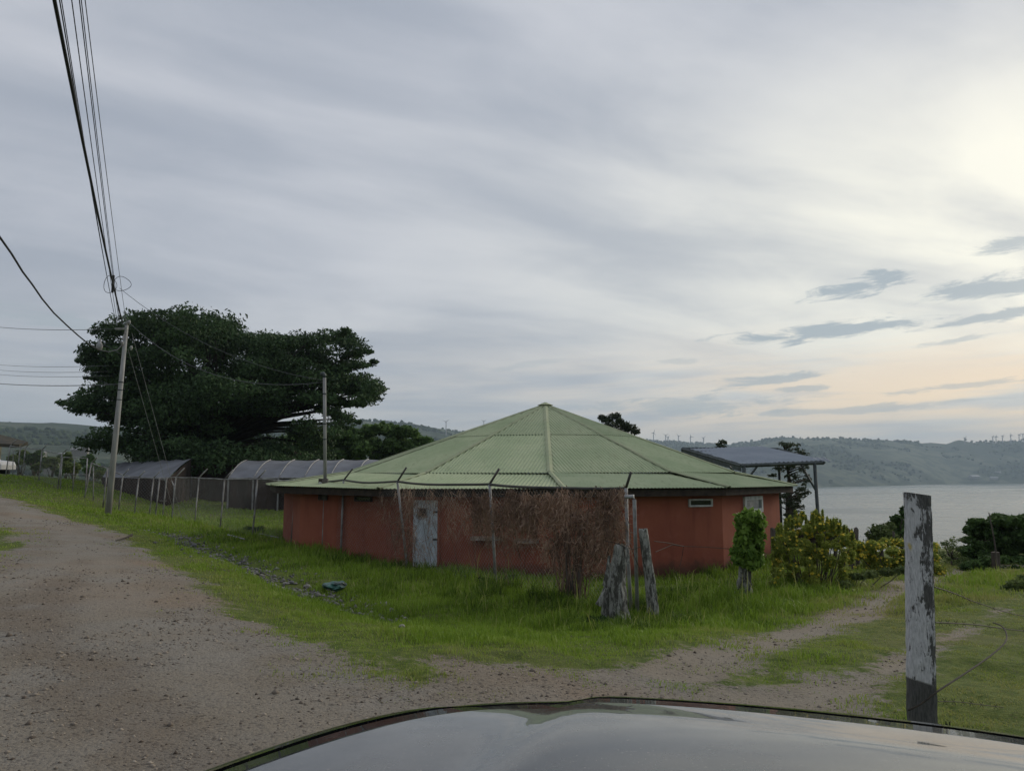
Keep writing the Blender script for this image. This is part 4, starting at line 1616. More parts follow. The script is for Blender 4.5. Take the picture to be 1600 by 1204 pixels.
def more_trees():
    # rounded green trees right of the big one
    rs = np.random.default_rng(4)
    it = []
    topx = [380, 430, 470, 500, 530, 560, 590, 615, 640, 662, 678]
    topy = [700, 692, 672, 668, 668, 672, 664, 664, 672, 684, 698]
    for i in range(150):
        x = rs.uniform(385, 680)
        yt = np.interp(x, topx, topy)
        y = rs.uniform(yt + 6, 728)
        it.append((x, y, rs.uniform(10, 17), rs.uniform(6, 10)))
    for x in np.arange(545, 682, 9):
        it.append((x, np.interp(x, topx, topy) + rs.uniform(1, 8), rs.uniform(6, 12), rs.uniform(4, 8)))
    a = [q for q in it if q[0] < 540]
    b_ = [q for q in it if q[0] >= 540]
    for sub, bx, lab in ((a, 470, 'rounded bushy green tree just right of the huge dark tree'), (b_, 612, 'rounded lighter green tree showing above the green roof edge')):
        c, r = px_clumps(sub, 70, 3, 2)
        tree('bushy_tree', G(bx, 70), c, r, 560, 0.20, M['leaf_round'], M['bark'], lab, trunk_r=.35, limbs=14, seed=bx, aspect=.55)
    # pine top beyond the roof
    it = [(948, 655, 10, 5), (962, 650, 9, 5), (955, 663, 14, 5), (940, 652, 5, 4), (968, 658, 6, 4), (976, 664, 9, 5), (985, 668, 10, 5), (993, 674, 7, 4), (970, 672, 14, 6), (958, 674, 14, 6), (975, 684, 18, 7), (955, 690, 18, 7), (985, 696, 18, 8)]
    c, r = px_clumps(it, 52, 1, 3)
    tree('pine_tree', G(962, 52), c, r, 260, 0.13, M['leaf_pine'], M['bark'], 'dark pine crown peeking over the right slope of the green roof', trunk_r=.22, limbs=13, seed=8, aspect=.3)
    # spindly tree right of the house, seen through the open shelter
    D = 38.0
    it = []
    rs = np.random.default_rng(12)
    for i in range(120):
        y = rs.uniform(692, 812)
        half = np.interp(y, [690, 700, 725, 745, 765, 785, 812], [9, 16, 27, 32, 28, 17, 14])
        x = 1237 + rs.uniform(-half, half) + 3 * math.sin(y / 7)
        if rs.uniform() < .12: continue
        it.append((x, y, rs.uniform(3, 8), rs.uniform(2, 4)))
    it += [(1207, 742, 5, 3), (1212, 790, 5, 4), (1262, 768, 5, 3), (1222, 693, 6, 4), (1230, 697, 6, 3), (1260, 750, 6, 4), (1216, 797, 4, 4), (1206, 770, 4, 3)]
    c, r = px_clumps(it, D, .8, 4)
    root = tree('slender_tree', G(1235, D), c, r, 42, 0.07, M['leaf_pine'], M['bark'], 'slender open tree against the lake right of the red building', trunk_r=.16, fork=.97, limbs=0, seed=4, aspect=.4)
    mb = MB()
    st = [G(1235, D) - Vector((0, 0, .3)), P(1233, 800, D), P(1234, 765, D), P(1231, 730, D), P(1226, 700, D)]
    mb.tube(st, [.17, .15, .12, .08, .03], 8)
    for i in range(0, len(c), 2):
        q = Vector(c[i])
        zz = q.z - 0.25
        k = min(range(len(st)), key=lambda j: abs(st[j].z - zz))
        s0 = Vector((st[k].x, st[k].y, zz))
        mb.tube([s0, lerp(s0, q, .6) + Vector((0, 0, .05)), q], [.04, .025, .01], 5)
    mb.build('trunk', M['bark'], root, smooth=True)
    # tiny twiggy crown above the shelter roof line
    it = [(1127, 690, 4, 3), (1123, 694, 5, 2), (1133, 691, 2.5, 3), (1128, 697, 8, 3), (1121, 700, 7, 3)]
    c, r = px_clumps(it, 60, .5, 5)
    tree('young_tree', G(1127, 60), c, r, 70, 0.11, M['leaf_pine'], M['bark'], 'small dark tree top poking above the blue-grey shelter roof', trunk_r=.08, limbs=5, seed=5)
    # low mixed trees on the brink by the lake
    it = [(1375, 828, 14, 9), (1366, 834, 12, 8), (1385, 836, 14, 9), (1372, 845, 17, 8), (1390, 822, 9, 6)]
    c, r = px_clumps(it, 24, .6, 6)
    tree('small_tree', G(1378, 24), c, r, 330, 0.055, M['leaf_shrub'], M['bark'], 'low light green tree on the brink left of the white post', trunk_r=.06, limbs=5, seed=6)
    it = [(1402, 812, 9, 9), (1408, 826, 13, 10), (1398, 835, 11, 9), (1412, 800, 6, 7), (1424, 812, 9, 9), (1405, 845, 15, 9), (1425, 832, 14, 10)]
    c, r = px_clumps(it, 25, .6, 7)
    tree('small_tree', G(1410, 25), c, r, 420, 0.06, M['leaf_mid'], M['bark'], 'darker pointed tree half hidden by the white post', trunk_r=.07, limbs=6, seed=7)
    it = [(x + rs.uniform(-3, 3), y, 9, 6) for x, y in ((1296, 832), (1305, 830), (1314, 836), (1288, 838), (1322, 834), (1300, 842), (1316, 845))]
    c, r = px_clumps(it, 26, .5, 8)
    tree('small_tree', G(1305, 26), c, r, 160, 0.06, M['leaf_pine'], M['bark'], 'dark low shrubby tree on the skyline right of the yellow flowering bush', trunk_r=.05, limbs=6, seed=8)
    # big dark bushy tree on the right edge
    it = []
    tx, ty = [1505, 1515, 1540, 1560, 1600, 1660], [838, 822, 812, 806, 806, 812]
    for i in range(130):
        x = rs.uniform(1512, 1665)
        yt = np.interp(x, tx, ty)
        y = yt + rs.uniform(3, 74) ** 1.0
        it.append((x, min(y, 882), rs.uniform(8, 15), rs.uniform(5, 9)))
    it += [(1527, 813, 10, 2.5), (1520, 816, 7, 2), (1558, 806, 7, 3), (1566, 808, 6, 3), (1513, 843, 9, 4), (1508, 858, 9, 4), (1540, 820, 14, 4)]
    c, r = px_clumps(it, 24.5, 1.2, 9)
    tree('broad_tree', G(1585, 25), c, r, 330, 0.075, M['leaf_mid'], M['bark'], 'broad dark green tree at the right edge before the lake', trunk_r=.10, limbs=14, seed=10, flat=1.0)
    # thin twiggy shrubs between
    it = []
    for i in range(34):
        it.append((rs.uniform(1462, 1512), rs.uniform(842, 884), rs.uniform(4, 8), rs.uniform(3, 5)))
    c, r = px_clumps(it, 23, 1, 10)
    tree('twiggy_shrub', G(1487, 23), c, r, 36, 0.035, M['leaf_shrub'], M['pale_bark'], 'thin twiggy shrub between the white post and the broad dark tree', 'shrub', trunk_r=.03, limbs=30, seed=11)
    it = []
    for i in range(16):
        it.append((rs.uniform(1500, 1600), rs.uniform(872, 890), rs.uniform(8, 14), rs.uniform(4, 6)))
    c, r = px_clumps(it, 21.8, .5, 11)
    tree('ground_shrub', G(1550, 21.8), c, r, 160, 0.05, M['leaf_mid'], M['bark'], 'low dark shrub along the foot of the broad tree', 'shrub', trunk_r=.03, limbs=8, seed=12)
    it = [(1590, 912, 16, 8), (1606, 905, 14, 9), (1580, 918, 10, 5)]
    c, r = px_clumps(it, 15.5, .3, 12)
    tree('grass_tussock', G(1595, 15.5), c, r, 260, 0.045, M['leaf_shrub'], M['bark'], 'rough dull green tussock on the right edge of the field', 'shrub', trunk_r=.02, limbs=2, seed=13)
    # valley trees seen through the left fence
    rs = np.random.default_rng(77)
    k = 0
    spots = [(52, 715, 75, 13), (78, 722, 82, 11), (112, 730, 85, 10), (150, 732, 90, 12), (30, 712, 80, 12), (100, 715, 120, 9), (135, 718, 130, 9), (60, 730, 66, 7), (160, 742, 70, 7), (90, 738, 66, 6)]
    words = ['leaning behind the far left fence', 'beside the pale roofs in the valley', 'under the tip of the long low branch', 'just left of the utility pole', 'behind the white parked car', 'higher in the valley behind the fence', 'close left of the pole near the hill foot', 'low behind the second fence post', 'low at the end of the left shed', 'low behind the field gate']
    for (x, y, D, rpx), w in zip(spots, words):
        it = [(x + rs.uniform(-rpx, rpx), y + rs.uniform(-rpx * .5, rpx * .7), rpx * .6, rpx * .42) for _ in range(7)]
        c, r = px_clumps(it, D, 2, k)
        g = G(x, D)
        tree('valley_tree', g, c, r, 240, 0.16 * D / 75, M['leaf_shrub' if k % 3 else 'leaf_mid'], M['bark'], 'dull green valley tree ' + w, trunk_r=.15, limbs=5, seed=50 + k, group='trees in the valley on the left')
        k += 1


more_trees()


# ---------------------------------------------------------------- flowering bushes, weeds, the leafy stump
def flowers(name, C, n, size, parent, seed):
    g = np.random.default_rng(seed)
    V, Fc, T = [], [], []
    pts = C[g.integers(0, len(C), n)]
    for i, (c, r) in enumerate(pts):
        d = g.normal(size=3)
        d[1] -= 0.8
        d /= np.linalg.norm(d)
        p = Vector(c) + Vector((d[0] * r[0], d[1] * r[1], d[2] * r[2])) * 1.08
        nrm = Vector((d[0], d[1] - .3, d[2] + .5)).normalized()
        t = nrm.orthogonal().normalized()
        b_ = nrm.cross(t)
        s = size * g.uniform(.7, 1.3)
        k = len(V)
        V.append(tuple(p + nrm * s * .15))
        for j in range(8):
            a = 2 * math.pi * j / 8
            V.append(tuple(p + (t * math.cos(a) + b_ * math.sin(a)) * s * (1 if j % 2 else .6)))
        for j in range(8):
            Fc.append((k, k + 1 + j, k + 1 + (j + 1) % 8))
            T.append(g.uniform())
    o = np_mesh(name, np.array(V), np.array(Fc), M['petal'], parent, tint=T, offset=parent.location)
    return tag(o, kind='stuff')


def bush(name, base, items, D, jit, n_each, leaf, lmat, label, nfl=0, fsize=.03, seed=1, cat='bush', stems=24, group=None):
    c, r = px_clumps(items, D, jit, seed)
    base = Vector(base)
    root = empty(name, base, label, cat, group)
    mb = MB()
    rs = random.Random(seed)
    idx = list(range(len(c)))
    rs.shuffle(idx)
    for i in idx[:stems]:
        q = Vector(c[i])
        b0 = Vector((base.x + (q.x - base.x) * .5, base.y + (q.y - base.y) * .5, 0))
        b0.z = gz(b0.x, b0.y) - .05
        mb.tube([b0, lerp(b0, q, .5) + Vector((rs.uniform(-.08, .08), 0, 0)), q], [.014, .010, .005], 5)
    tag(mb.build('stems', M['pale_bark'], root), kind='stuff')
    leaves('foliage', c, r, n_each, leaf, lmat, root, seed=seed, aspect=.42, shell=.45)
    if nfl:
        arr = np.empty((len(c), 2), dtype=object)
        for i in range(len(c)):
            arr[i, 0], arr[i, 1] = c[i], r[i]
        flowers('flowers', arr, nfl, fsize, root, seed)
    return root


def bushes():
    rs = np.random.default_rng(31)
    it = []
    tx = [1205, 1215, 1235, 1250, 1280, 1300, 1320, 1335]
    ty = [850, 836, 818, 808, 812, 820, 834, 850]
    for i in range(120):
        x = rs.uniform(1207, 1332)
        yt = np.interp(x, tx, ty)
        it.append((x, yt + 3 + (912 - yt) * rs.uniform() ** 1.2, rs.uniform(4, 10), rs.uniform(4, 8)))
    for i in range(60):                      # upright shoots that break the outline
        x = rs.uniform(1207, 1335)
        yt = np.interp(x, tx, ty)
        it.append((x, yt + rs.uniform(-9, 6), rs.uniform(1.2, 2.5), rs.uniform(6, 11)))
    bush('flowering_bush', G(1270, 17.2), it, 16.8, .9, 280, 0.029, M['leaf_flowerbush'], 'large green bush dotted with small yellow flowers at the house corner', 420, .034, 3, stems=40)
    it = []
    for i in range(62):
        x = rs.uniform(1336, 1475)
        yt = np.interp(x, [1335, 1350, 1375, 1400, 1440, 1465, 1480], [850, 842, 838, 840, 842, 846, 856])
        it.append((x, rs.uniform(yt + 3, 893), rs.uniform(7, 12), rs.uniform(4, 7)))
    bush('flowering_bush', G(1400, 20.5), it, 20.3, .8, 300, 0.042, M['leaf_flowerbush'], 'second bush covered in dense yellow flowers, partly behind the white post', 620, .036, 4, stems=30)
    it = [(x, y, 12, 5) for x, y in ((1385, 893), (1360, 897), (1340, 900), (1410, 890), (1320, 912), (1300, 920), (1250, 925), (1225, 925), (1280, 925))]
    bush('weed_patch', G(1320, 16.5), it, 16.4, .3, 220, 0.05, M['leaf_shrub'], 'fringe of pale weeds along the track below the flowering bushes', 0, .03, 5, 'weeds', 8)
    # climber-wrapped stump
    b = G(1160, 14.4)
    root = empty('vine_covered_stump', b, 'gnarled dark stump topped by a thick bundle of bright green climber leaves', 'plant')
    mb = MB()
    D = b.y
    for (x0, y0, x1, y1, r0, r1) in ((1152, 938, 1168, 865, .075, .10), (1168, 938, 1165, 865, .07, .09), (1160, 940, 1172, 830, .09, .07), (1146, 936, 1160, 895, .045, .03), (1174, 938, 1163, 890, .04, .03), (1160, 900, 1176, 860, .05, .05)):
        p, q = P(x0, y0, D), P(x1, y1, D + .02)
        p.z = min(p.z, b.z - .05)
        mb.tube([p, lerp(p, q, .35) + Vector((.03, random.uniform(-.04, .04), 0)), lerp(p, q, .7) + Vector((-.02, 0, 0)), q], [r0 * 1.2, r0, (r0 + r1) / 2, r1], 9)
    mb.build('stump', M['stump'], root, smooth=True)
    it = [(1172, 806, 19, 9), (1163, 812, 12, 10), (1183, 815, 12, 12), (1172, 825, 21, 14), (1182, 838, 13, 11), (1163, 845, 16, 12), (1158, 862, 13, 12), (1172, 862, 15, 12),
          (1185, 856, 8, 12), (1152, 872, 8, 8), (1172, 880, 12, 8), (1186, 876, 5, 8), (1160, 838, 10, 10)]
    c, r = px_clumps(it, D - .05, .05, 3)
    r[:, 1] = np.minimum(r[:, 1], .2)
    leaves('foliage', c, r, [190] * len(c), 0.062, M['leaf_vine'], root, seed=6, aspect=.66, shell=.55, droop=.6)
    # leafy weed clump in the grass by the fence foot, and another right of it
    for (x, y, D, rx, ry, n, lab) in ((772, 905, 14.6, 30, 9, 9, 'dark leafy weed clump at the foot of the middle fence post'), (1055, 925, 13.0, 22, 9, 7, 'low light green weed clump right of the leaning stump'),
                                       (935, 970, 12.0, 22, 10, 7, 'rough grassy weed clump left of the broad dead stump'), (1465, 1143, 4.55, 20, 9, 5, 'small dark weed clump at the foot of the white post'),
                                       (395, 825, 27, 16, 5, 5, 'dark grass tuft inside the fence left of the red wall')):
        rs = np.random.default_rng(int(x))
        g = Gp(x, y + ry)
        D = g.y
        it = []
        for k in range(n * 2):
            it.append((x + rs.uniform(-rx, rx), 0, rx * .35, ry * .5))
        c, r = [], []
        root = empty('weed_clump', g, lab, 'weeds')
        for (xx, _, a, b_) in it:
            q = G(xx, D + rs.uniform(-.4, .4) * (1 if D > 6 else .2))
            q.z += rs.uniform(0, ry * 1.3) / F * D
            c.append(tuple(q))
            r.append((a / F * D, a / F * D, b_ / F * D))
        leaves('foliage', c, np.array(r), 170 if D > 6 else 90, 0.030 if D > 6 else .010, M['leaf_weed'], root, seed=int(x), aspect=.25, shell=.4)
        mb = MB()
        for q in c[:6]:
            mb.tube([Vector((q[0], q[1], gz(q[0], q[1]) - .03)), Vector(q) + Vector((0, 0, .05))], [.006, .003], 4)
        tag(mb.build('stems', M['leaf_weed'], root), kind='stuff')


bushes()


# ---------------------------------------------------------------- the dead creeper on the fence
def dead_creeper():
    """each strand is a drooping, branching ribbon of dry twig"""
    zones = [
        # px0, px1, y_top, y_bottom, strands, mean length (m), clumpiness, label
        (590, 650, 762, 868, 700, 0.50, 'sparse dry creeper fanning over the fence left of the pale door'),
        (636, 765, 760, 886, 1000, 0.40, 'thin dry creeper strands hanging in front of the pale door'),
        (738, 838, 760, 885, 3600, 0.36, 'dense purple brown dead creeper left of the thick dark column of stems'),
        (822, 980, 760, 908, 4600, 0.40, 'thickest reddish brown dead creeper filling the last fence panel')]
    g = np.random.default_rng(17)
    for zi, (x0, x1, yt, yb, n, ml, lab) in enumerate(zones):
        p0 = on_line((x0 + x1) / 2)
        root = empty('dead_creeper', (p0.x, p0.y, gz(p0.x, p0.y)), lab, 'dry climbing plant', 'dead creepers on the chain link fence')
        V, Fc, T = [], [], []

        def strand(start, dirv, L, w, tn, nseg=7, depth=0):
            p = start.copy()
            d = dirv.copy()
            side = Vector((g.normal(), g.normal() * .6, g.normal() * .5)).normalized()
            k = len(V)
            for i in range(nseg + 1):
                ww = w * (1 - .75 * i / nseg)
                V.append(tuple(p - side * ww))
                V.append(tuple(p + side * ww))
                if i < nseg:
                    Fc.append((k + 2 * i, k + 2 * i + 1, k + 2 * i + 3, k + 2 * i + 2))
                    T.append(tn)
                d = (d + Vector((g.normal() * .34, g.normal() * .16, g.normal() * .25 - .10))).normalized()
                p = p + d * (L / nseg)
                if depth == 0 and i in (2, 3, 5) and g.uniform() < .8:
                    strand(p, (d + Vector((g.normal() * .9, g.normal() * .4, g.normal() * .7))).normalized(), L * g.uniform(.2, .45), w * .7, min(1, tn + .1), 3, 1)
        for s in range(n):
            px = g.uniform(x0, x1)
            u = g.uniform()
            if zi == 3:
                y = yt + (yb - yt) * (u ** 1.25)
                if y > 860 and px > 950: continue
                dens = vnoise(np.array([px / 13.0]), np.array([y / 26.0]), 19)[0]
                if dens < np.interp(y, [760, 800, 850, 905], [.12, .30, .42, .62]) + .25 * (px > 940): continue
            elif zi == 2:
                y = yt + (yb - yt) * (u ** 1.9)
                dens = vnoise(np.array([px / 14.0]), np.array([y / 18.0]), 5)[0]
                if dens < .28: continue
            elif zi == 1:
                y = yt + (yb - yt) * (u ** 1.1)
                dens = vnoise(np.array([px / 16.0]), np.array([y / 20.0]), 7)[0]
                if dens < (.52 if px < 690 or y > 830 else .40): continue
            else:
                y = yt + (yb - yt) * u
                lim = np.interp(y, [762, 800, 830, 868], [592, 600, 612, 632])
                if px < lim: continue
                if vnoise(np.array([px / 11.0]), np.array([y / 24.0]), 9)[0] < .42: continue
            if zi >= 1:
                yl = np.interp(px, [636, 690, 740, 760, 800, 828, 850, 880, 900, 930, 960, 980], [872, 860, 825, 848, 856, 838, 862, 892, 894, 874, 858, 848])
                yl += 26 * (vnoise(np.array([px / 7.0]), np.array([3.3]), 23)[0] - .6)
                if y > yl: continue
                yu = 761 + 16 * vnoise(np.array([px / 9.0]), np.array([8.1]), 29)[0] ** 2
                if y < yu: continue
            q = on_line(px)
            off = g.normal() * .10
            st = P(px, y - (8 * g.uniform() ** 4), q.y + off)
            if st.z < gz(st.x, st.y): continue
            cl = vnoise(np.array([px / 10.0]), np.array([y / 22.0]), 13)[0]
            tn = float(np.clip(cl * .75 - .1 + g.uniform(0, .55), 0, 1))
            if zi == 2: tn *= .7
            dv = Vector((g.normal() * .35 + (.15 if zi else -.1), g.normal() * .3, -1.0 if (g.uniform() < .8 or y < yt + 45) else .6)).normalized()
            strand(st, dv, ml * g.uniform(.4, 1.3), 0.0085 if zi > 1 else .006, tn)
        # long woody stems
        for s in range(46 if zi == 3 else 8):
            if zi == 3:
                xb = g.normal() * 9 + 893
                xt = xb + g.normal() * 28
                yb2, yt2 = 918, g.uniform(765, 840)
            else:
                xt = g.uniform(x0 + 5, x1 - 5)
                xb = xt + g.uniform(6, 26)
                yb2, yt2 = {0: 884, 1: 892, 2: 900}[zi], g.uniform(765, 800)
            qb, qt = on_line(xb), on_line(xt)
            a = Vector((qb.x, qb.y - .1, gz(qb.x, qb.y - .1) - .02))
            c = P(xt, yt2, qt.y)
            L = (c - a).length
            pp = [lerp(a, c, t / 6) + Vector((g.normal() * .035, g.normal() * .04, 0)) * (t % 6 != 0) for t in range(7)]
            k = len(V)
            w0 = g.uniform(.006, .015) if zi == 3 else g.uniform(.004, .008)
            for t, p in enumerate(pp):
                ww = w0 * (1 - .6 * t / 6)
                V += [tuple(p + Vector((-ww, 0, 0))), tuple(p + Vector((ww, -ww, 0)))]
                if t < 6:
                    Fc.append((k + 2 * t, k + 2 * t + 1, k + 2 * t + 3, k + 2 * t + 2))
                    T.append(g.uniform(0, .35))
        np_mesh('twigs', np.array(V), np.array(Fc), M['dead'], root, tint=T, offset=root.location)
        # darker knot where the stems come out of the ground
        if zi == 3:
            mb = MB()
            for s in range(7):
                qb = on_line(885 + s * 3.5)
                a = Vector((qb.x, qb.y - .12, gz(qb.x, qb.y - .1) - .05))
                c = P(880 + s * 4.5 + g.normal() * 3, 860 + g.normal() * 6, qb.y - .05)
                mb.tube([a, lerp(a, c, .5) + Vector((g.normal() * .03, 0, 0)), c], [.024, .018, .008], 6)
            mb.build('stems', M['bark'], root, smooth=True)


dead_creeper()


# ---------------------------------------------------------------- dead stumps and wooden posts
def rough_post(name, sections, D, label, cat, mat, n=14, seed=0, flat=.8, extra=None):
    """sections: (px centre, py, half width px); the last one is pushed into the ground"""
    rs = random.Random(seed)
    b = G(sections[-1][0], D)
    root = empty(name, b, label, cat)
    mb = MB()
    pts, rad = [], []
    ph = [rs.uniform(0, 6.28) for _ in range(6)]
    rows = []
    secs = []
    for i in range(len(sections) - 1):
        for j in range(5):
            t = j / 5
            secs.append(tuple(sections[i][k] * (1 - t) + sections[i + 1][k] * t for k in range(3)))
    secs.append(sections[-1])
    k0 = len(mb.v)
    for si, (x, y, hw) in enumerate(secs):
        c = P(x, y, D)
        if si == len(secs) - 1: c.z = b.z - .15
        r = hw / F * D
        for j in range(n):
            a = 2 * math.pi * j / n
            fl = 1 + .13 * math.sin(3 * a + ph[0] + c.z * 2) + .09 * math.sin(5 * a + ph[1] - c.z * 3) + .05 * math.sin(9 * a + ph[2] + c.z * 9) + rs.uniform(-.05, .05)
            mb.v.append((c.x + r * fl * math.cos(a), c.y + r * fl * flat * math.sin(a), c.z + (rs.uniform(-.03, .03) if si == 0 else 0)))
    m = len(secs)
    for i in range(m - 1):
        for j in range(n):
            j2 = (j + 1) % n
            mb.f.append((k0 + i * n + j, k0 + i * n + j2, k0 + (i + 1) * n + j2, k0 + (i + 1) * n + j))
    mb.f.append(tuple(k0 + j for j in range(n)))
    mb.build('trunk', mat, root)
    if extra:
        for (x0, y0, x1, y1, h0, h1) in extra:
            e = MB()
            p, q = P(x0, y0, D - .08), P(x1, y1, D - .15)
            e.tube([p, lerp(p, q, .5) + Vector((.01, -.02, .01)), q], [h0 / F * D, (h0 + h1) / 2 / F * D, h1 / F * D], 8)
            e.build('branch_stub', mat, root)
    return root


rough_post('dead_stump', [(968, 851, 8), (969, 870, 11), (966, 890, 12), (962, 915, 15), (962, 945, 19), (964, 975, 22)], 12.1,
           'broad pale lichen covered dead stump widening towards the ground', 'stump', M['stump'], 16, 2,
           extra=[(948, 915, 934, 945, 3.5, 4.5), (979, 855, 981, 880, 2.6, 3.2), (952, 868, 944, 915, 2.5, 3)])
rough_post('leaning_stump', [(1004, 827, 6.5), (1007, 850, 7), (1011, 880, 7.5), (1016, 915, 8.5), (1020, 945, 9), (1021, 968, 9.5)], 12.6,
           'slim grey dead trunk leaning left, just right of the steel corner pipe', 'stump', M['stump'], 12, 3)


def small_posts():
    for (x, y0, y1, D, w, lab) in ((1331, 827, 880, 21.5, .16, 'thick grey wooden post rising behind the flowering bushes'), (1341, 826, 878, 22.0, .12, 'thinner dark wooden post beside the thick grey one'),
                                   (1211, 826, 885, 19.0, .14, 'weathered wooden post against the right end of the red wall'), (1399, 830, 870, 22.6, .07, 'faint thin stake in front of the dark pointed tree'),
                                   (1333, 846, 905, 19.0, .035, 'thin pale stake at the edge of the flowering bush')):
        b = G(x, D)
        t = P(x, y0, D)
        rs = random.Random(x)
        mb = MB()
        n = 8
        k = 0
        for i in range(6):
            z = (b.z - .2) * (1 - i / 5) + t.z * i / 5
            for j in range(n):
                a = 2 * math.pi * j / n
                r = w / 2 * (1 + rs.uniform(-.14, .14))
                mb.v.append((b.x + r * math.cos(a) + rs.uniform(-.01, .01), b.y + r * math.sin(a), z + (rs.uniform(-.05, .05) if i == 5 else 0)))
        for i in range(5):
            for j in range(n):
                mb.f.append((i * n + j, i * n + (j + 1) % n, (i + 1) * n + (j + 1) % n, (i + 1) * n + j))
        mb.f.append(tuple(5 * n + j for j in range(n)))
        o = mb.build('wooden_post', M['pale_bark'], None)
        tag(o, lab, 'wooden post')
    # bamboo pole
    D = 20.8
    g = G(1560, D)
    mb = MB()
    mb.tube([Vector((g.x, g.y, g.z - .1)), P(1553, 840, D), P(1545, 800, D)], [.022, .018, .012], 7)
    o = mb.build('bamboo_pole', M['pale_bark'], None)
    tag(o, 'thin bamboo pole leaning before the broad tree on the right', 'pole')
    g = G(1557, 20.9)
    mb = MB()
    mb.tube([Vector((g.x, g.y, g.z - .1)), Vector((g.x, g.y, P(1557, 862, 20.9).z))], .10, 10)
    o = mb.build('short_post', M['bark'], None)
    tag(o, 'short dark post at the foot of the bamboo pole', 'wooden post')
    # stray fence wires between the stumps
    for (pts, lab) in (([P(1024, 862, 12.6), P(1050, 851, 13.2), P(1068, 853, 13.8), P(1100, 854, 14), P(1140, 857, 14.3)], 'upper slack rusty wire between the leaning stump and the climber stump'),
                       ([P(1022, 845, 12.6), P(1045, 848, 13), P(1068, 853, 13.8), P(1066, 868, 13.8), P(1062, 884, 13.7)], 'loose rusty wire end hanging in front of the red wall'),
                       ([P(980, 808, 12.9), P(986, 830, 12.8), P(984, 850, 12.5), P(992, 870, 12.6), P(1004, 900, 12.6)], 'curling rusty wire looped on the steel corner pipe'),
                       ([P(946, 845, 12.1), P(962, 848, 12), P(975, 853, 12), P(990, 858, 12.4), P(1005, 852, 12.6)], 'short rusty wire across the tops of the two stumps')):
        mb = MB()
        # smooth the way-points a little
        q = []
        for i in range(len(pts) - 1):
            for t in (0, .33, .66):
                q.append(lerp(pts[i], pts[i + 1], t))
        q.append(pts[-1])
        mb.tube(q, .0055, 4)
        o = mb.build('rusty_wire', M['rusty'], None)
        tag(o, lab, 'wire')


small_posts()


def white_post():
    D = 4.66
    b = G(1442, D)
    root = empty('painted_post', (b.x, b.y, 0.0), 'square wooden post with peeling white paint beside the track', 'wooden post')
    mb = MB()
    # cross-section: squarish with a chamfered right edge; corners follow the slight taper
    rs = random.Random(9)
    lv = 26
    prof = [(-.088, -.07), (-.04, -.078), (.02, -.078), (.062, -.070), (.088, -.035), (.090, .02), (.085, .075), (0, .085), (-.085, .075), (-.092, 0)]
    n = len(prof)
    zt = P(1435, 775, D).z
    z0 = b.z - .2
    for i in range(lv + 1):
        t = i / lv
        z = z0 * (1 - t) + zt * t
        cx = ((1444 - 800) * (1 - t) + (1434.5 - 800) * t) / F * (D * math.cos(PITCH) + (z - EYE) * math.sin(PITCH))
        s = 1.07 - .10 * t
        for j, (x, y) in enumerate(prof):
            zz = z
            if i == lv: zz = z + .014 - x * .12
            mb.v.append((cx + x * s * .86 + rs.uniform(-.003, .003), D + y * s * .42 + rs.uniform(-.0025, .0025), zz))
    for i in range(lv):
        for j in range(n):
            mb.f.append((i * n + j, i * n + (j + 1) % n, (i + 1) * n + (j + 1) % n, (i + 1) * n + j))
    mb.f.append(tuple(lv * n + j for j in range(n)))
    o = mb.build('post', M['post_paint'], None)
    # keep the texture space centred on the post
    for v in o.data.vertices:
        v.co.x -= b.x
        v.co.y -= D
    o.location = (0, 0, 0)
    o.parent = root
    root.location = (b.x, D, 0)
    # barbed wire and loose wires
    def smooth(pts, n=8):
        out = []
        m = len(pts)
        for i in range(m - 1):
            p0, p1, p2, p3 = pts[max(i - 1, 0)], pts[i], pts[i + 1], pts[min(i + 2, m - 1)]
            for k in range(n):
                t = k / n
                out.append(0.5 * ((2 * p1) + (p2 - p0) * t + (2 * p0 - 5 * p1 + 4 * p2 - p3) * t * t + (3 * p1 - p0 - 3 * p2 + p3) * t ** 3))
        out.append(pts[-1])
        return out
    specs = [([P(1419, 1109, 4.56), P(1440, 1098, 4.56), P(1467, 1078, 4.6), P(1510, 1050, 4.9), P(1550, 1022, 5.3), P(1572, 1000, 5.6), P(1568, 980, 5.9), P(1552, 972, 6.2)], .0055, 'thick dark loop of loose wire wrapped round the foot of the white post', False),
             ([P(1461, 917, 4.66), P(1478, 922, 5.0), P(1500, 930, 5.6), P(1530, 942, 6.5), P(1600, 962, 8.5), P(1700, 975, 11)], .0040, 'uppermost barbed wire strand going right from the white post', True),
             ([P(1462, 972, 4.66), P(1490, 973, 5.0), P(1530, 976, 5.6), P(1600, 985, 7), P(1700, 992, 9)], .0040, 'middle barbed wire strand going right from the white post', True),
             ([P(1466, 1095, 4.66), P(1500, 1096, 5.0), P(1540, 1101, 5.4), P(1600, 1108, 6.2)], .0025, 'lowest barbed wire strand near the grass by the white post', True),
             ([P(1470, 1148, 4.6), P(1490, 1146, 4.65), P(1520, 1148, 4.7), P(1538, 1155, 4.7)], .004, 'short coil end of wire lying in the grass behind the car', False)]
    for pts, r, lab, barb in specs:
        q = smooth(pts)
        mb = MB()
        mb.tube(q, r, 5)
        if barb:
            for i in range(3, len(q) - 1, 3):
                c = q[i]
                for s in (-1, 1):
                    mb.tube([c + Vector((.012 * s, 0, -.018)), c + Vector((-.012 * s, .004, .018))], .0016, 3)
        o = mb.build('barbed_wire' if barb else 'loose_wire', M['rusty'], None)
        tag(o, lab, 'wire')


white_post()


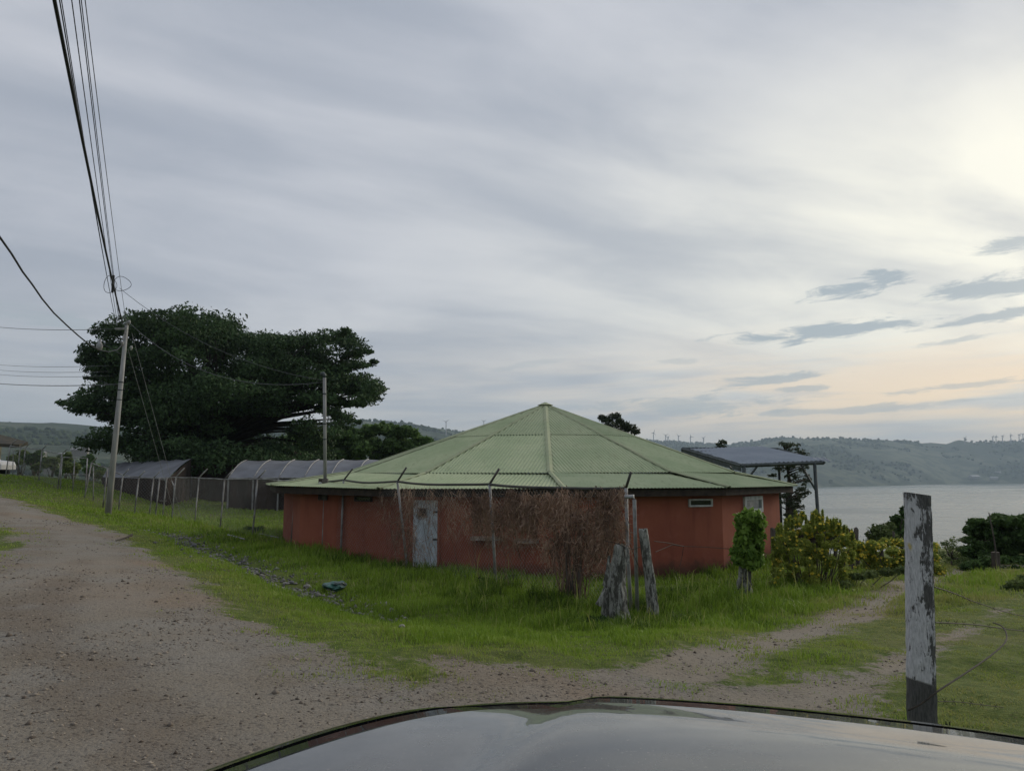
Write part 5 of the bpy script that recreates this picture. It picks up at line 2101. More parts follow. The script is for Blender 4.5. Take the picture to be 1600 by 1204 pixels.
# ---------------------------------------------------------------- sheds, shelter, far roofs, parked car
def sheds():
    # right shade house behind the fence
    Y = 44.0
    root = empty('shade_house', G(440, Y), 'long grey shade house with dark netting walls and a ribbed plastic roof', 'shed')
    e0, e1 = P(357, 747, Y), P(640, 745, Y - 2)
    r0, r1 = P(386, 719, Y + 3.5), P(655, 717, Y + 1.5)
    nseg = 7
    for i in range(nseg):
        a, c = lerp(e0, e1, i / nseg), lerp(e0, e1, (i + 1) / nseg)
        b_, d = lerp(r0, r1, i / nseg), lerp(r0, r1, (i + 1) / nseg)
        mb = MB()
        rows = 5
        for k in range(rows + 1):
            t = k / rows
            bow = Vector((0, 0, .22 * math.sin(math.pi * t)))
            for u in (0, .5, 1):
                sag = Vector((0, 0, -.05 * (1 if u == .5 else 0)))
                mb.v.append(tuple(lerp(lerp(a, b_, t), lerp(c, d, t), u) + bow + sag))
        for k in range(rows):
            for u in range(2):
                mb.f.append((k * 3 + u, k * 3 + u + 1, (k + 1) * 3 + u + 1, (k + 1) * 3 + u))
        mb.build('roof_panel', M['greenhouse'], root, smooth=True)
    for i in range(nseg + 1):
        mb = MB()
        a, b_ = lerp(e0, e1, i / nseg), lerp(r0, r1, i / nseg)
        pts = [lerp(a, b_, t) + Vector((0, 0, .03 + .22 * math.sin(math.pi * t))) for t in np.linspace(0, 1, 7)]
        mb.tube(pts, .035, 6)
        mb.build('rib', M['galv'], root, smooth=True)
    # walls: front netting, left end
    def netwall(p, q, ztop_p, ztop_q, nm='net_wall'):
        mb = MB()
        n = 14
        d = Vector((q.x - p.x, q.y - p.y, 0)).normalized()
        nn = Vector((d.y, -d.x, 0))
        for i in range(n + 1):
            t = i / n
            b_ = lerp(p, q, t)
            w = .03 * math.sin(t * 31)
            zt = ztop_p * (1 - t) + ztop_q * t
            zb = gz(b_.x, b_.y) - .2
            for z, ww in ((zb, 0), ((zb + zt) / 2, w), (zt, 0)):
                mb.v.append((b_.x + nn.x * ww, b_.y + nn.y * ww, z))
        for i in range(n):
            for k in range(2):
                mb.f.append((i * 3 + k, i * 3 + 3 + k, i * 3 + 4 + k, i * 3 + 1 + k))
        return mb.build(nm, M['net'], root)
    netwall(e0 + Vector((0, .1, 0)), e1 + Vector((0, .1, 0)), e0.z - .02, e1.z - .02)
    netwall(e0 + Vector((.05, .1, 0)), r0 + Vector((.05, 0, 0)), e0.z - .02, r0.z + .1)
    netwall(r0, r1, r0.z - .02, r1.z - .02)
    for i in range(nseg + 1):
        a = lerp(e0, e1, i / nseg)
        mb = MB()
        mb.tube([Vector((a.x, a.y, gz(a.x, a.y) - .2)), a], .05, 6)
        mb.build('pole', M['galv'], root)
    mb = MB()
    mb.tube([e0, e1], .045, 6)
    mb.build('gutter', M['rail'], root)
    # left shade house, skewed away
    root = empty('shade_house', G(230, 47), 'second grey shade house to the left under the dark tree', 'shed')
    a, b_, c, d = P(160, 745, 50), P(262, 748, 42.5), P(299, 716, 47.5), P(178, 722, 56)
    n = 6
    for i in range(n):
        mb = MB()
        p0, p1 = lerp(a, b_, i / n), lerp(a, b_, (i + 1) / n)
        q0, q1 = lerp(d, c, i / n), lerp(d, c, (i + 1) / n)
        rows = 4
        for k in range(rows + 1):
            t = k / rows
            for u in (0, .5, 1):
                mb.v.append(tuple(lerp(lerp(p0, q0, t), lerp(p1, q1, t), u) + Vector((0, 0, .12 * math.sin(math.pi * t) - (.09 if u == .5 else 0)))))
        for k in range(rows):
            for u in range(2):
                mb.f.append((k * 3 + u, k * 3 + u + 1, (k + 1) * 3 + u + 1, (k + 1) * 3 + u))
        mb.build('roof_panel', M['greenhouse'], root, smooth=True)
    netwall(a, b_, a.z, b_.z)
    netwall(b_, c, b_.z, c.z)
    # a dark hedge-like backing between both sheds: netting panel at the back
    rootn = empty('netting_screen', G(325, 50), 'black netting screen standing between the two shade houses', 'screen')
    root = rootn
    p, q = P(285, 745, 50), P(372, 745, 49)
    netwall(p, q, P(300, 726, 50).z, P(372, 726, 49).z, 'net')
    for x in (300, 335, 372):
        mb = MB()
        s = P(x, 727, 49.7)
        mb.tube([Vector((s.x, s.y, gz(s.x, s.y) - .1)), s], .05, 6)
        mb.build('pole', M['galv'], root)
    # open shelter on the right
    root = empty('open_shelter', G(1270, 32.5), 'open steel shelter with a blue-grey corrugated roof overlooking the lake', 'shelter')
    fl, fr = P(1158, 724, 32.0), P(1291, 719, 32.4)
    bl, br = P(1066, 698, 38.2), P(1216, 699, 38.6)
    corrugated('roof_sheet', lerp(bl, br, 0), lerp(bl, br, 1), fl, fr, M['roof_blue'], root, pitch=.20, amp=.02)
    corrugated('loose_sheet', lerp(fl, fr, .9) + Vector((0, .9, .17)), fr + Vector((.18, .8, .13)), lerp(fl, fr, .9) + Vector((0, -.02, -.03)), fr + Vector((.22, -.1, -.02)), M['roof_blue'], root, pitch=.2, amp=.02)
    def beam(nm, p, q, s=.10):
        mb = MB()
        mb.tube([p, q], s / 2 * 1.3, 4)
        return mb.build(nm, M['metal_dark'], root)
    dz = Vector((0, 0, -.09))
    beam('edge_beam', fl + dz, lerp(fl, fr, .97) + dz, .12)
    beam('edge_beam', fl + dz, bl + dz, .12)
    beam('edge_beam', bl + dz, br + dz, .12)
    beam('edge_beam', lerp(fl, fr, .97) + dz, br + dz, .12)
    for t in (.2, .4, .6, .8):
        beam('purlin', lerp(fl, bl, t) + dz, lerp(fr, br, t) + dz, .07)
    # fascia board down the left slope, dark
    mb = MB()
    p, q = fl + Vector((-.03, 0, -.02)), bl + Vector((-.03, 0, -.02))
    mb.add([p, q, q + Vector((0, 0, -.34)), p + Vector((0, 0, -.30)), p + Vector((.04, 0, 0)), q + Vector((.04, 0, 0)), q + Vector((.04, 0, -.34)), p + Vector((.04, 0, -.30))],
           [(0, 1, 2, 3), (7, 6, 5, 4), (0, 4, 5, 1), (3, 2, 6, 7), (0, 3, 7, 4), (1, 5, 6, 2)])
    mb.build('fascia', M['metal_dark'], root)
    for t, (px, D) in ((.86, (1269, 32.3)), (.03, (1160, 32.0))):
        top = lerp(fl, fr, t) + dz
        gx = (px + 6 - 800) / F * D
        bot = Vector((gx if px > 1200 else top.x, D, gz(gx, D) - .3))
        mb = MB()
        mb.tube([bot, top], .075, 8)
        mb.build('column', M['metal_dark'], root, smooth=True)
        for s in (-1, 1):
            if px > 1200 and s > 0: continue
            beam('brace', lerp(top, bot, .20), top + (fr - fl).normalized() * s * .62, .07)
    for px, D in ((0, 38.2), (1, 38.6)):
        top = (bl if px == 0 else br) + dz
        mb = MB()
        mb.tube([Vector((top.x, top.y, gz(top.x, top.y) - .3)), top], .07, 8)
        mb.build('column', M['metal_dark'], root, smooth=True)
    # low shed with a flat grey roof behind the flowering bush
    root = empty('low_shed', G(1250, 26), 'low slatted shed with a flat grey roof behind the flowering bush', 'shed')
    Y = 25.0
    a, c = P(1206, 826, Y), P(1288, 826, Y)
    zt = P(1250, 825, Y).z
    mb = MB()
    mb.add([(a.x - 1.5, Y - .25, zt - .02), (c.x + .1, Y - .25, zt - .05), (c.x + .1, Y + 3.2, P(1250, 817, Y + 3).z - .06), (a.x - 1.5, Y + 3.2, P(1250, 815, Y + 3).z),
            (a.x - 1.5, Y - .25, zt - .08), (c.x + .1, Y - .25, zt - .11), (c.x + .1, Y + 3.2, P(1250, 817, Y + 3).z - .13), (a.x - 1.5, Y + 3.2, P(1250, 815, Y + 3).z - .07)],
           [(0, 1, 2, 3), (7, 6, 5, 4), (0, 4, 5, 1), (1, 5, 6, 2), (2, 6, 7, 3), (3, 7, 4, 0)])
    mb.build('roof', pmat('grey_zinc_roof', (0.20, 0.21, 0.19), (0.14, 0.145, 0.13), .7, 2), root)
    for k in range(6):
        mb = MB()
        mb.box(((a.x + c.x) / 2 - .7, Y + .05, zt - .22 - k * .22), (c.x - a.x + 1.4, .04, .15), 0)
        mb.build('slat', M['wood_dark'], root)
    mb = MB()
    mb.box(((a.x + c.x) / 2 - .7, Y + .35, zt - .9), (c.x - a.x + 1.3, .05, 1.5))
    mb.build('back_wall', M['wood_dark'], root)
    # roof of a house cut by the left edge
    root = empty('distant_house', G(-10, 62), 'low brown roofed house cut off by the left edge beyond the fence', 'house')
    Y = 60
    mb = MB()
    rf = [P(-120, 664, Y + 5), P(-25, 672, Y + 5), P(44, 690, Y), P(30, 694, Y - 1), P(-120, 688, Y - 2)]
    mb.add(rf + [p - Vector((0, 0, .25)) for p in rf], [(0, 1, 2, 3, 4), (9, 8, 7, 6, 5), (4, 3, 8, 9), (3, 2, 7, 8), (2, 1, 6, 7), (1, 0, 5, 6), (0, 4, 9, 5)])
    mb.build('roof', pmat('mossy_brown_roof', (0.085, 0.075, 0.05), (0.05, 0.045, 0.035), .9, 1.5), root)
    mb = MB()
    w0, w1 = P(-160, 700, Y + 1), P(-50, 700, Y + 1)
    zb = gz(w1.x, w1.y) - .5
    mb.box(((w0.x + w1.x) / 2, Y + 3, (zb + w1.z + .4) / 2), (w1.x - w0.x, 4, w1.z + .4 - zb))
    mb.build('wall', pmat('cream_wall', (0.16, 0.15, 0.10), (0.10, 0.10, 0.07), .9, 2), root)


sheds()


def parked_car():
    Y = 57.0
    g = G(-6, Y)
    x1, zb = P(13, 735, Y).x, g.z
    root = empty('parked_car', (x1 - 2.2, Y, zb), 'white pickup parked at the left edge in front of the brown roofed house', 'car')
    mb = MB()
    # side profile extruded: nose to the right
    pr = [(-2.6, .45), (-2.6, 1.0), (-1.0, 1.05), (-.85, 1.6), (.55, 1.62), (1.05, 1.12), (2.05, 1.0), (2.2, .75), (2.2, .42)]
    cx = x1 - 2.2
    for y in (Y - .85, Y + .85):
        for (x, z) in pr:
            ins = .12 if z > 1.2 else 0
            mb.v.append((cx + x, y + (ins if y < Y else -ins), zb + z))
    n = len(pr)
    for i in range(n):
        mb.f.append((i, (i + 1) % n, n + (i + 1) % n, n + i))
    mb.f += [tuple(range(n))[::-1], tuple(range(n, 2 * n))]
    mb.build('body', pmat('white_car_paint', (.66, .67, .66), (.6, .6, .6), .35, 3, spec=.5), root)
    for sx0, sx1 in ((-.75, -.1), (0, .75)):
        mb = MB()
        mb.add([(cx + sx0, Y - .80, zb + 1.12), (cx + sx1, Y - .80, zb + 1.12), (cx + min(sx1, .5), Y - .755, zb + 1.5), (cx + sx0 + .05, Y - .755, zb + 1.5),
                (cx + sx0, Y - .74, zb + 1.12), (cx + sx1, Y - .74, zb + 1.12), (cx + min(sx1, .5), Y - .70, zb + 1.5), (cx + sx0 + .05, Y - .70, zb + 1.5)],
               [(0, 1, 2, 3), (0, 4, 5, 1), (1, 5, 6, 2), (2, 6, 7, 3), (3, 7, 4, 0)])
        mb.build('side_window', M['dark_glass'], root)
    for x in (-1.7, 1.45):
        for sy in (-1, 1):
            mb = MB()
            mb.tube([(cx + x, Y + sy * .88, zb + .36), (cx + x, Y + sy * .66, zb + .36)], .36, 16)
            w = mb.build('wheel', M['wire'], root)
            mb = MB()
            mb.tube([(cx + x, Y + sy * .895, zb + .36), (cx + x, Y + sy * .86, zb + .36)], .2, 12)
            mb.build('rim', M['galv'], w)


parked_car()


def far_things():
    # wind turbines on the skylines
    m = pmat('turbine_white', (0.35, 0.36, 0.37), None, .6)
    spec = [(697, 659, 669, 2250, 6.5, 'nearest of the two turbines on the left ridge, close to the bushy trees'), (756, 658, 668, 3000, 4.5, 'lone turbine half hidden by the left slope of the roof'),
            (1021, 676, 691, 4150, 5, 'turbine closest to the right slope of the green roof'), (1040, 680, 692, 4150, 5, 'second turbine out from the green roof'),
            (1043.5, 683, 692, 4180, 4, 'short turbine right behind the second one from the roof'), (1060, 681, 691, 4150, 5, 'third tall turbine out from the green roof'),
            (1079, 682, 692, 4150, 5, 'fourth tall turbine out from the green roof'), (1099, 684, 691, 4150, 4.5, 'turbine just left of the small dark tree top'),
            (1507, 684, 689, 3600, 4.5, 'single turbine apart on the right ridge'), (1551, 682, 688, 3650, 3, 'leftmost of the close row of turbines on the far right ridge'),
            (1556, 682, 688, 3650, 3, 'short turbine second in the far right row'), (1566, 681, 688, 3650, 3.5, 'turbine third in the far right row'),
            (1579, 680, 688, 3650, 4, 'turbine before the last two in the far right row'), (1592, 679, 687, 3650, 4, 'tall turbine next to last in the far right row'), (1598, 678, 687, 3650, 4.5, 'last turbine at the right edge of the ridge')]
    for i, (x, yh, yb, D, bl, lab) in enumerate(spec):
        h = P(x, yh, D)
        b = Vector((h.x, D, min(P(x, yb, D).z - 4, gz(h.x, D) - 1)))
        root = empty('wind_turbine', b, lab, 'wind turbine', 'wind turbines on the hills')
        k = D / 1000.0
        mb = MB()
        mb.tube([b, h], [.75 * k, .45 * k], 6)
        mb.build('tower', m, root)
        mb = MB()
        mb.box(h + Vector((0, -k * .5, 0)), (k * 1.2, k * 2.6, k * 1.2))
        mb.build('nacelle', m, root)
        a0 = random.uniform(0, 2.1)
        L = bl / F * D
        for j in range(3):
            a = a0 + j * 2 * math.pi / 3
            d = Vector((math.cos(a), 0, math.sin(a)))
            hb = h + Vector((0, -k * 2, 0))
            mb = MB()
            mb.tube([hb, hb + d * L * .3, hb + d * L], [.30 * k, .34 * k, .10 * k], 4)
            mb.build('blade', m, root)
    # houses in the valley and by the far shore
    wm = pmat('far_house_wall', (.30, .29, .26), None, .9)
    rm = pmat('far_house_roof', (.34, .34, .34), (.26, .26, .26), .7, .3)
    for (x, y, D, w, h, rz, lab) in ((125, 705, 420, 8, 1.6, .3, 'pale roofed house in the valley under the long low branch'), (84, 727, 230, 4.5, 1.2, -.2, 'small pale house low in the valley behind the left fence'),
                                    (101, 712, 380, 5, 1.5, .5, 'tiny pale house just left of the long low branch tip'), (62, 709, 520, 7, 1.6, 0, 'far grey house above the left fence'),
                                    (1522, 745, 3060, 34, 5, .2, 'white low building on the far shore right of the white post'), (1553, 747, 3060, 26, 5, -.3, 'smaller white building on the far shore near the right edge'),
                                    (1560, 744, 3160, 18, 6, .1, 'upper white house on the far shore near the right edge')):
        c = P(x, y, D)
        zg = gz(c.x, c.y)
        c.z = max(c.z, zg + 1.0)
        root = empty('distant_house', (c.x, c.y, c.z - h / 2), lab, 'house', 'houses far off in the valley and across the lake')
        mb = MB()
        mb.box((c.x, c.y, c.z - 1), (w, w * .6, h + 2), rz)
        mb.build('wall', wm, root)
        mb = MB()
        ex = Vector((math.cos(rz), math.sin(rz), 0))
        ey = Vector((-ex.y, ex.x, 0))
        o_ = Vector((c.x, c.y, c.z + h / 2))
        a, b_ = w * .54, w * .36
        v = [o_ - ex * a - ey * b_, o_ + ex * a - ey * b_, o_ + ex * a + ey * b_, o_ - ex * a + ey * b_, o_ - ex * a + Vector((0, 0, w * .16)), o_ + ex * a + Vector((0, 0, w * .16))]
        mb.add(v, [(0, 1, 5, 4), (2, 3, 4, 5), (0, 4, 3), (1, 2, 5), (3, 2, 1, 0)])
        mb.build('roof', rm, root)
    # a far-off wood: tree clumps as low rough mounds all over the hillsides
    g = np.random.default_rng(3)
    N = 26000
    D = 300 + 4300 * g.uniform(0, 1, N) ** .8
    a = g.uniform(-.72, .72, N)
    X, Yy = a * D, D
    px = 800 + 1200 * a
    keep = wood_mask(X, Yy) + g.uniform(0, .30, N) > .42
    keep &= ~((px > 940) & (D < np.interp(px, SHORE[:, 0], SHORE[:, 1]) + 25))
    keep &= D < np.interp(px, RDIST[:, 0], RDIST[:, 1]) * 1.03
    X, Yy, D = X[keep], Yy[keep], D[keep]
    Z = ground_h(X, Yy)
    n = len(X)
    ico = []
    # a rough 12-point blob
    t = (1 + 5 ** .5) / 2
    iv = np.array([(-1, t, 0), (1, t, 0), (-1, -t, 0), (1, -t, 0), (0, -1, t), (0, 1, t), (0, -1, -t), (0, 1, -t), (t, 0, -1), (t, 0, 1), (-t, 0, -1), (-t, 0, 1)], float)
    iv /= np.linalg.norm(iv[0])
    ifc = np.array([(0, 11, 5), (0, 5, 1), (0, 1, 7), (0, 7, 10), (0, 10, 11), (1, 5, 9), (5, 11, 4), (11, 10, 2), (10, 7, 6), (7, 1, 8), (3, 9, 4), (3, 4, 2), (3, 2, 6), (3, 6, 8), (3, 8, 9), (4, 9, 5), (2, 4, 11), (6, 2, 10), (8, 6, 7), (9, 8, 1)])
    s = g.uniform(2.2, 5.2, n) * (1 + D / 6000)
    V = iv[None] * s[:, None, None] * g.uniform(.65, 1.25, (n, 12, 1))
    V[:, :, 2] *= .9
    V += np.stack([X, Yy, Z + s * .45], 1)[:, None, :]
    Fc = (ifc[None] + (np.arange(n) * 12)[:, None, None]).reshape(-1, 3)
    tint = np.repeat(g.uniform(0, 1, n), 20)
    wmat = leaf_mat('far_wood_leaves', (0.016, 0.028, 0.012), (0.070, 0.095, 0.038), .0, 1.0)
    o = np_mesh('far_wood', V.reshape(-1, 3), Fc, wmat, None, tint=tint)
    tag(o, 'hazy far-off woods spread over the hills', kind='stuff')


far_things()


# ---------------------------------------------------------------- grass, gravel, stones
def grass_mat():
    m = bpy.data.materials.new('grass_blades')
    m.use_nodes = True
    b = NB(m.node_tree)
    pr = b.n['Principled BSDF']
    at = b.node('ShaderNodeAttribute', attribute_name='tint').outputs['Fac']
    c = b.mix(b.m('MULTIPLY', at, 2.0, clamp=True), (0.045, 0.085, 0.012), (0.225, 0.345, 0.036))
    c = b.mix(b.m('SUBTRACT', b.m('MULTIPLY', at, 2.0), 1.0, clamp=True), c, (0.330, 0.325, 0.115))
    b.l.new(c, pr.inputs['Base Color'])
    pr.inputs['Roughness'].default_value = 0.55
    pr.inputs['Specular IOR Level'].default_value = 0.15
    tr = b.node('ShaderNodeBsdfTranslucent')
    b.l.new(c, tr.inputs[0])
    mx = b.node('ShaderNodeMixShader')
    mx.inputs[0].default_value = 0.3
    b.l.new(pr.outputs[0], mx.inputs[1])
    b.l.new(tr.outputs[0], mx.inputs[2])
    b.l.new(mx.outputs[0], b.n['Material Output'].inputs[0])
    return m


M['grass'] = grass_mat()


def ground_fast(x, y):
    out = np.empty(len(x))
    for i in range(0, len(x), 100000):
        out[i:i + 100000] = ground_h(x[i:i + 100000], y[i:i + 100000])
    return out


def build_grass():
    g = np.random.default_rng(99)
    bands = [(2.5, 6.5, 2600), (6.5, 10, 1500), (10, 16, 900), (16, 26, 330), (26, 40, 120), (40, 58, 40)]
    XS, YS = [], []
    for r0, r1, dens in bands:
        area = (r1 * r1 - r0 * r0) / 2 * 1.36
        n = int(area * dens)
        r = np.sqrt(g.uniform(r0 * r0, r1 * r1, n))
        a = g.uniform(-.68, .68, n)
        XS.append(r * np.sin(a))
        YS.append(r * np.cos(a))
    x, y = np.concatenate(XS), np.concatenate(YS)
    ok = np.hypot(x - .65, y - 28.5) > 8.6
    x, y = x[ok], y[ok]
    sr, st = dirt_sd(x, y)
    s = np.maximum(sr, st)
    r = np.hypot(x, y)
    patch = fbm(x * 1.7, y * 1.7, 3, 41)
    # full cover away from bare soil, thinning out over a ragged margin, a few tufts beyond it
    cov = 1 - sstep(s + (patch - .5) * 1.5, -.65, .40)
    tuft = (fbm(x * 2.6, y * 2.6, 2, 43) > .66) & (s < .9) & (y < 30)
    cov = np.maximum(cov, np.where(tuft, .55 * (1 - sstep(s, .2, .9)), 0))
    cov = np.where(s < -1.2, 1.0, cov)
    dd, td = seg_dist(x, y, np.array(DITCH))
    cov = cov * (1 - .93 * (1 - sstep(dd + (patch - .5) * .5, .30, .62)) * (td < 4.6) * (td > .05))
    keep = g.uniform(size=len(x)) < cov
    x, y, s, r, patch = x[keep], y[keep], s[keep], r[keep], patch[keep]
    # distance to the fence line and on past the stumps towards the flowering bush
    df, _ = seg_dist(x, y, np.array([(-16.5, 37.6), (1.95, 12.8), (4.4, 14.4), (7.5, 16.4), (12, 20)]))
    dw = np.abs(np.hypot(x - .65, y - 28.5) - 8.9)
    lush = np.maximum(np.exp(-(df / 2.6) ** 2), np.exp(-(dw / .8) ** 2) * .9) * (r < 45)
    lush = np.where(x > 13, 0, lush) * (1 - .55 * sstep(r, 20, 34))
    n2 = fbm(x * .8, y * .8, 3, 47)
    n3 = fbm(x * 2.4, y * 2.4, 2, 51)
    right = sstep(x - .33 * y, .2, 1.6)
    h = .035 + .06 * sstep(n3, .35, .7) + .135 * lush * (.35 + .9 * n2) + .10 * lush * (n3 > .60)
    lush = lush * (1 - .6 * np.exp(-((x - 4.4) ** 2 + (y - 14.2) ** 2) / .8))
    h = h * (1 - .62 * right * (lush < .3)) * np.interp(s, [-1.2, -.2, .3], [1, .55, .35])
    h = h * g.uniform(.55, 1.3, len(x)) * np.interp(r, [0, 25, 60], [1, 1.1, 1.5])
    stalk = (g.uniform(size=len(x)) < .012) & (lush > .25)
    h = np.where(stalk, h * 1.7 + .04, h)
    w = np.interp(r, [2, 6, 12, 25, 60], [.0022, .0030, .0048, .010, .028]) * g.uniform(.7, 1.3, len(x))
    z = ground_fast(x, y) - .005
    n = len(x)
    az = g.uniform(0, 2 * np.pi, n)
    la = g.uniform(0, 2 * np.pi, n)
    lean = g.uniform(.1, .9, n)
    ex, ey = np.cos(az), np.sin(az)
    lx, ly = np.cos(la) * lean, np.sin(la) * lean
    B0 = np.stack([x - ex * w, y - ey * w, z], 1)
    B1 = np.stack([x + ex * w, y + ey * w, z], 1)
    M0 = np.stack([x - ex * w * .8 + lx * h * .35, y - ey * w * .8 + ly * h * .35, z + h * .62], 1)
    M1 = np.stack([x + ex * w * .8 + lx * h * .35, y + ey * w * .8 + ly * h * .35, z + h * .62], 1)
    T0 = np.stack([x + lx * h, y + ly * h, z + h * (1.05 - .35 * lean)], 1)
    V = np.stack([B0, B1, M1, M0, T0], 1).reshape(-1, 3)
    k = np.arange(n) * 5
    F3 = np.concatenate([np.stack([k, k + 1, k + 2], 1), np.stack([k, k + 2, k + 3], 1), np.stack([k + 3, k + 2, k + 4], 1)])
    dry = np.interp(s, [-1.6, -.5, .2], [0, .22, .34]) + .24 * right + .26 * (patch - .5)
    tint = .45 + .55 * (n2 - .5) - .26 * lush * (n3 > .56) + dry + .06 * (r > 22) + g.normal(size=n) * .11 - .10 * lush * sstep(x - .35 * y, -8, -4)
    tint = np.clip(np.where(stalk, .9 + 0 * tint, tint), 0, 1)
    o = np_mesh('grass', V, F3, M['grass'], None, tint=np.tile(tint, 3))
    tag(o, 'green grass and weeds growing over the verge and field', kind='stuff')
    print('grass blades', n)


build_grass()

OCT = np.array([(1, 0, 0), (-1, 0, 0), (0, 1, 0), (0, -1, 0), (0, 0, 1), (0, 0, -1)], float)
OCF = np.array([(0, 2, 4), (2, 1, 4), (1, 3, 4), (3, 0, 4), (2, 0, 5), (1, 2, 5), (3, 1, 5), (0, 3, 5)])


def stones(name, x, y, size, mat, label, seed, sink=.25):
    g = np.random.default_rng(seed)
    n = len(x)
    V = OCT[None] * size[:, None, None] * g.uniform(.6, 1.3, (n, 6, 1)) + g.normal(size=(n, 6, 3)) * size[:, None, None] * .12
    V[:, :, 2] *= g.uniform(.45, .8, (n, 1))
    a = g.uniform(0, 6.28, n)
    c, s_ = np.cos(a)[:, None], np.sin(a)[:, None]
    X = V[:, :, 0] * c - V[:, :, 1] * s_
    Y = V[:, :, 0] * s_ + V[:, :, 1] * c
    z = ground_fast(x, y)
    V = np.stack([X + x[:, None], Y + y[:, None], V[:, :, 2] + z[:, None] + (size * (.35 - sink))[:, None]], 2)
    Fc = (OCF[None] + (np.arange(n) * 6)[:, None, None]).reshape(-1, 3)
    o = np_mesh(name, V.reshape(-1, 3), Fc, mat, None, tint=np.repeat(g.uniform(size=n), 8))
    tag(o, label, kind='stuff')
    return o


def build_stones():
    g = np.random.default_rng(123)
    xs, ys, ss = [], [], []
    for r0, r1, n in ((3, 6, 9000), (6, 10, 12000), (10, 17, 11000), (17, 30, 7000)):
        r = np.sqrt(g.uniform(r0 * r0, r1 * r1, n))
        a = g.uniform(-.68, .68, n)
        xs.append(r * np.sin(a))
        ys.append(r * np.cos(a))
        ss.append(np.exp(g.normal(size=n) * .48) * np.interp(r, [3, 8, 20, 30], [.0055, .0085, .014, .020]))
    x, y, s = map(np.concatenate, (xs, ys, ss))
    sr, st = dirt_sd(x, y)
    band = fbm(x * .9, y * .35, 3, 61)
    keep = ((sr > -.1) & (g.uniform(size=len(x)) < .25 + .9 * sstep(band, .45, .6) - .22 * (np.abs(sr - 1.15) < .35) + .3 * (np.abs(sr - 1.95) < .3))) | ((st > 0) & (g.uniform(size=len(x)) < .5))
    gm = leaf_mat('gravel_stones', (0.085, 0.068, 0.054), (0.37, 0.32, 0.26), 0.0, .95)
    stones('gravel', x[keep], y[keep], np.minimum(s[keep], .034), gm, 'loose stones and grit lying on the road and ruts', 5)
    # stony ditch
    n = 2600
    t = g.uniform(0, len(DITCH) - 1, n)
    i = np.minimum(t.astype(int), len(DITCH) - 2)
    d = np.array(DITCH)
    p = d[i] + (d[i + 1] - d[i]) * (t - i)[:, None]
    wd = np.interp(t, [0, 1, 4, 6], [.9, .55, .42, .3])
    x, y = p[:, 0] + g.normal(size=n) * wd, p[:, 1] + g.normal(size=n) * wd * .7
    keep = fbm(x * 1.2, y * 1.2, 2, 71) > np.interp(t, [0, .5, 4.2, 5, 6], [.45, .3, .3, .6, .6])
    x, y = x[keep], y[keep]
    stones('ditch_stones', x, y, np.minimum(np.exp(g.normal(size=len(x)) * .45) * .034, .075), leaf_mat('ditch_stone_grey', (0.080, 0.077, 0.070), (0.28, 0.27, 0.25), 0, .95),
           'grey rubble lining the ditch between road and fence', 6, sink=.12)


build_stones()


